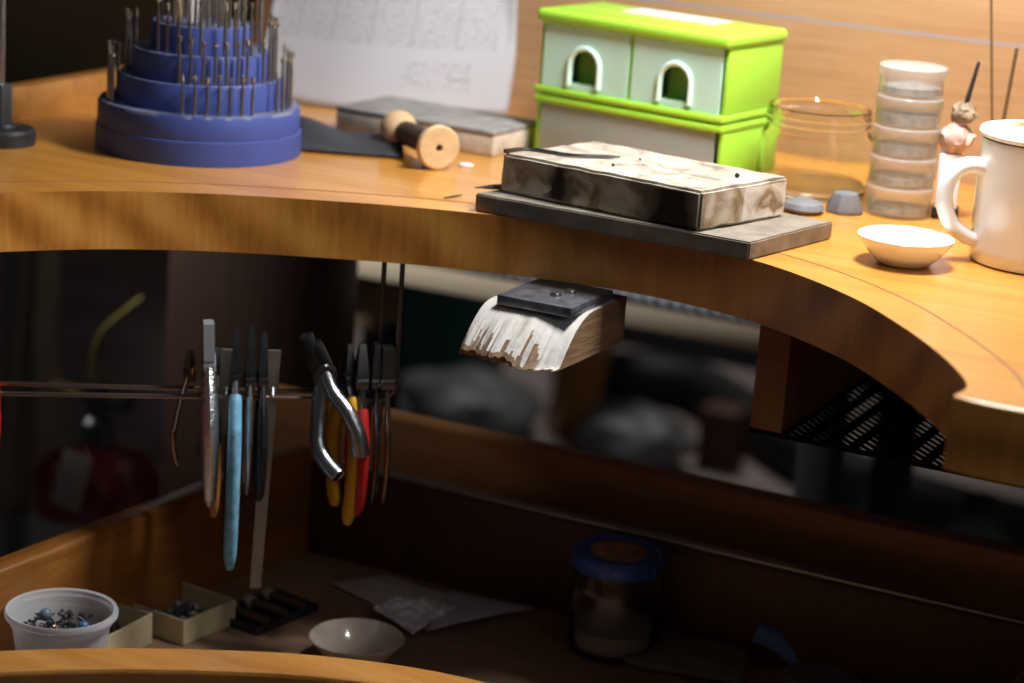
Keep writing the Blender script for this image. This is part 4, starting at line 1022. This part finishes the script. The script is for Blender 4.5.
q = atY(14, 330, 2.02); tag(obj('clothes_stand', bm, plain('grey_pole', (.22, .22, .22), .4, .5), loc=(q.x, 1.975+.05, 0)), 'thin grey upright pole stand at the far left behind the bench', 'stand')
# things on the floor behind
def floorbox(nm, px, py, s_, m, label, cat, rz=0, z=0, bev=.01):
    q = at(px, py, z); bm = NB(); box(bm, (0, 0, s_[2]/2), s_, bev); o = obj(nm, bm, m, loc=(q.x, q.y+s_[1]/2, z+.0005)); o.rotation_euler = (0, 0, rz); return tag(o, label, cat)
m_gb = plain('grey_plastic_bag', (.15, .15, .145), .5, var=.25, vscale=12, bump=.5, bscale=20)
def blobthing(nm, px, py, s_, m, label, cat, seed=0):
    q = at(px, py, 0); bm = NB(); bmesh.ops.create_icosphere(bm, subdivisions=4, radius=1)
    for v in bm.verts:
        k = 1+.22*noise.noise(v.co*1.8+Vector((seed, 0, 0)))
        v.co = Vector((v.co.x*s_[0], v.co.y*s_[1], max(-.75, v.co.z)*s_[2]))*k
    mn = min(v.co.z for v in bm.verts)
    for v in bm.verts: v.co.z -= mn
    return tag(obj(nm, bm, m, loc=(q.x, q.y, .001)), label, cat)
blobthing('plastic_sack', 462, 432, (.14, .12, .06), m_gb, 'grey plastic sack on the floor behind the bench, left of the orange post', 'sack', 1)
blobthing('plastic_sack', 632, 462, (.10, .09, .055), m_gb, 'grey plastic sack on the floor right of the orange post', 'sack', 5)
q = atY(606, 352, 3.5)
p1 = at(585, 432, 0)
vr = Vector((p1.x, p1.y, 0)).normalized(); vs_ = Vector((vr.y, -vr.x, 0))
ob = thing('trestle', 'far orange wooden trestle leg standing below and behind the bench pin', 'trestle', (p1.x, p1.y, 0))
m_ow = wood('orange_wood', [(.3, (.34, .13, .03)), (.7, (.52, .22, .05))], (30, 30, 3))
for d_ in (0, .34):
    f_ = vr*d_; bm = NB(); tube(bm, [f_ - vs_*.035, f_ + vs_*.045 + Vector((0, 0, .50))], .048, 4); obj('leg', bm, m_ow, ob)
bm = NB(); box(bm, vr*.17 + vs_*.05 + Vector((0, 0, .52)), (.12, .48, .04), .005, rz=atan2(vr.y, vr.x)-pi/2); obj('top_rail', bm, m_ow, ob)
floorbox('wooden_box', 712, 470, (.075, .07, .11), plain('redbrown', (.11, .045, .025), .6), 'small dark reddish wooden box standing on the far floor', 'box')
floorbox('low_cabinet', 640, 350, (1.2, .3, .15), plain('navy', (.018, .028, .04), .6), 'dark low cabinet against the far side of the room', 'cabinet', rz=0)
q = atY(418, 355, 2.6); 
floorbox('teal_bin', 424, 395, (.14, .20, .42), plain('teal', (.008, .07, .07), .6), 'dark teal upright bin behind the wire rack end', 'bin')
# black hose on the floor
hp = [at(606, 396, 0), at(690, 408, 0), at(745, 440, 0), at(800, 478, 0), at(870, 512, 0), at(960, 542, 0), at(1060, 570, 0)]
hp = [Vector((p.x, p.y, .048)) for p in hp]
bm = NB(); tube(bm, spline(hp, 6), .047, 14); tag(obj('vacuum_hose', bm, plain('hose_black', (.012, .012, .013), .6, bump=.5, bscale=60)), 'thick black hose curving across the floor to the right', 'hose')
def bottle(px, py, label, r=.05, h=.16):
    q = at(px, py, 0); P = thing('clear_bottle', label, 'bottle', (q.x, q.y, .001))
    bm = NB(); lathe(bm, [(0, 0), (r, 0), (r, h*.55), (r*.5, h*.8), (r*.3, h*.85), (r*.3, h)], n=32); obj('bottle_body', bm, plain('smoky', (.13, .13, .125), .25, alpha=.6), P)
    bm = NB(); lathe(bm, [(0, h), (r*.34, h-.01), (r*.34, h+.015), (0, h+.015)], n=20); obj('cap', bm, m_black, P)
bottle(866, 575, 'smoky clear bottle on the floor below the mesh shelf'); bottle(965, 618, 'larger smoky clear bottle at the right below the mesh shelf', .08, .18)
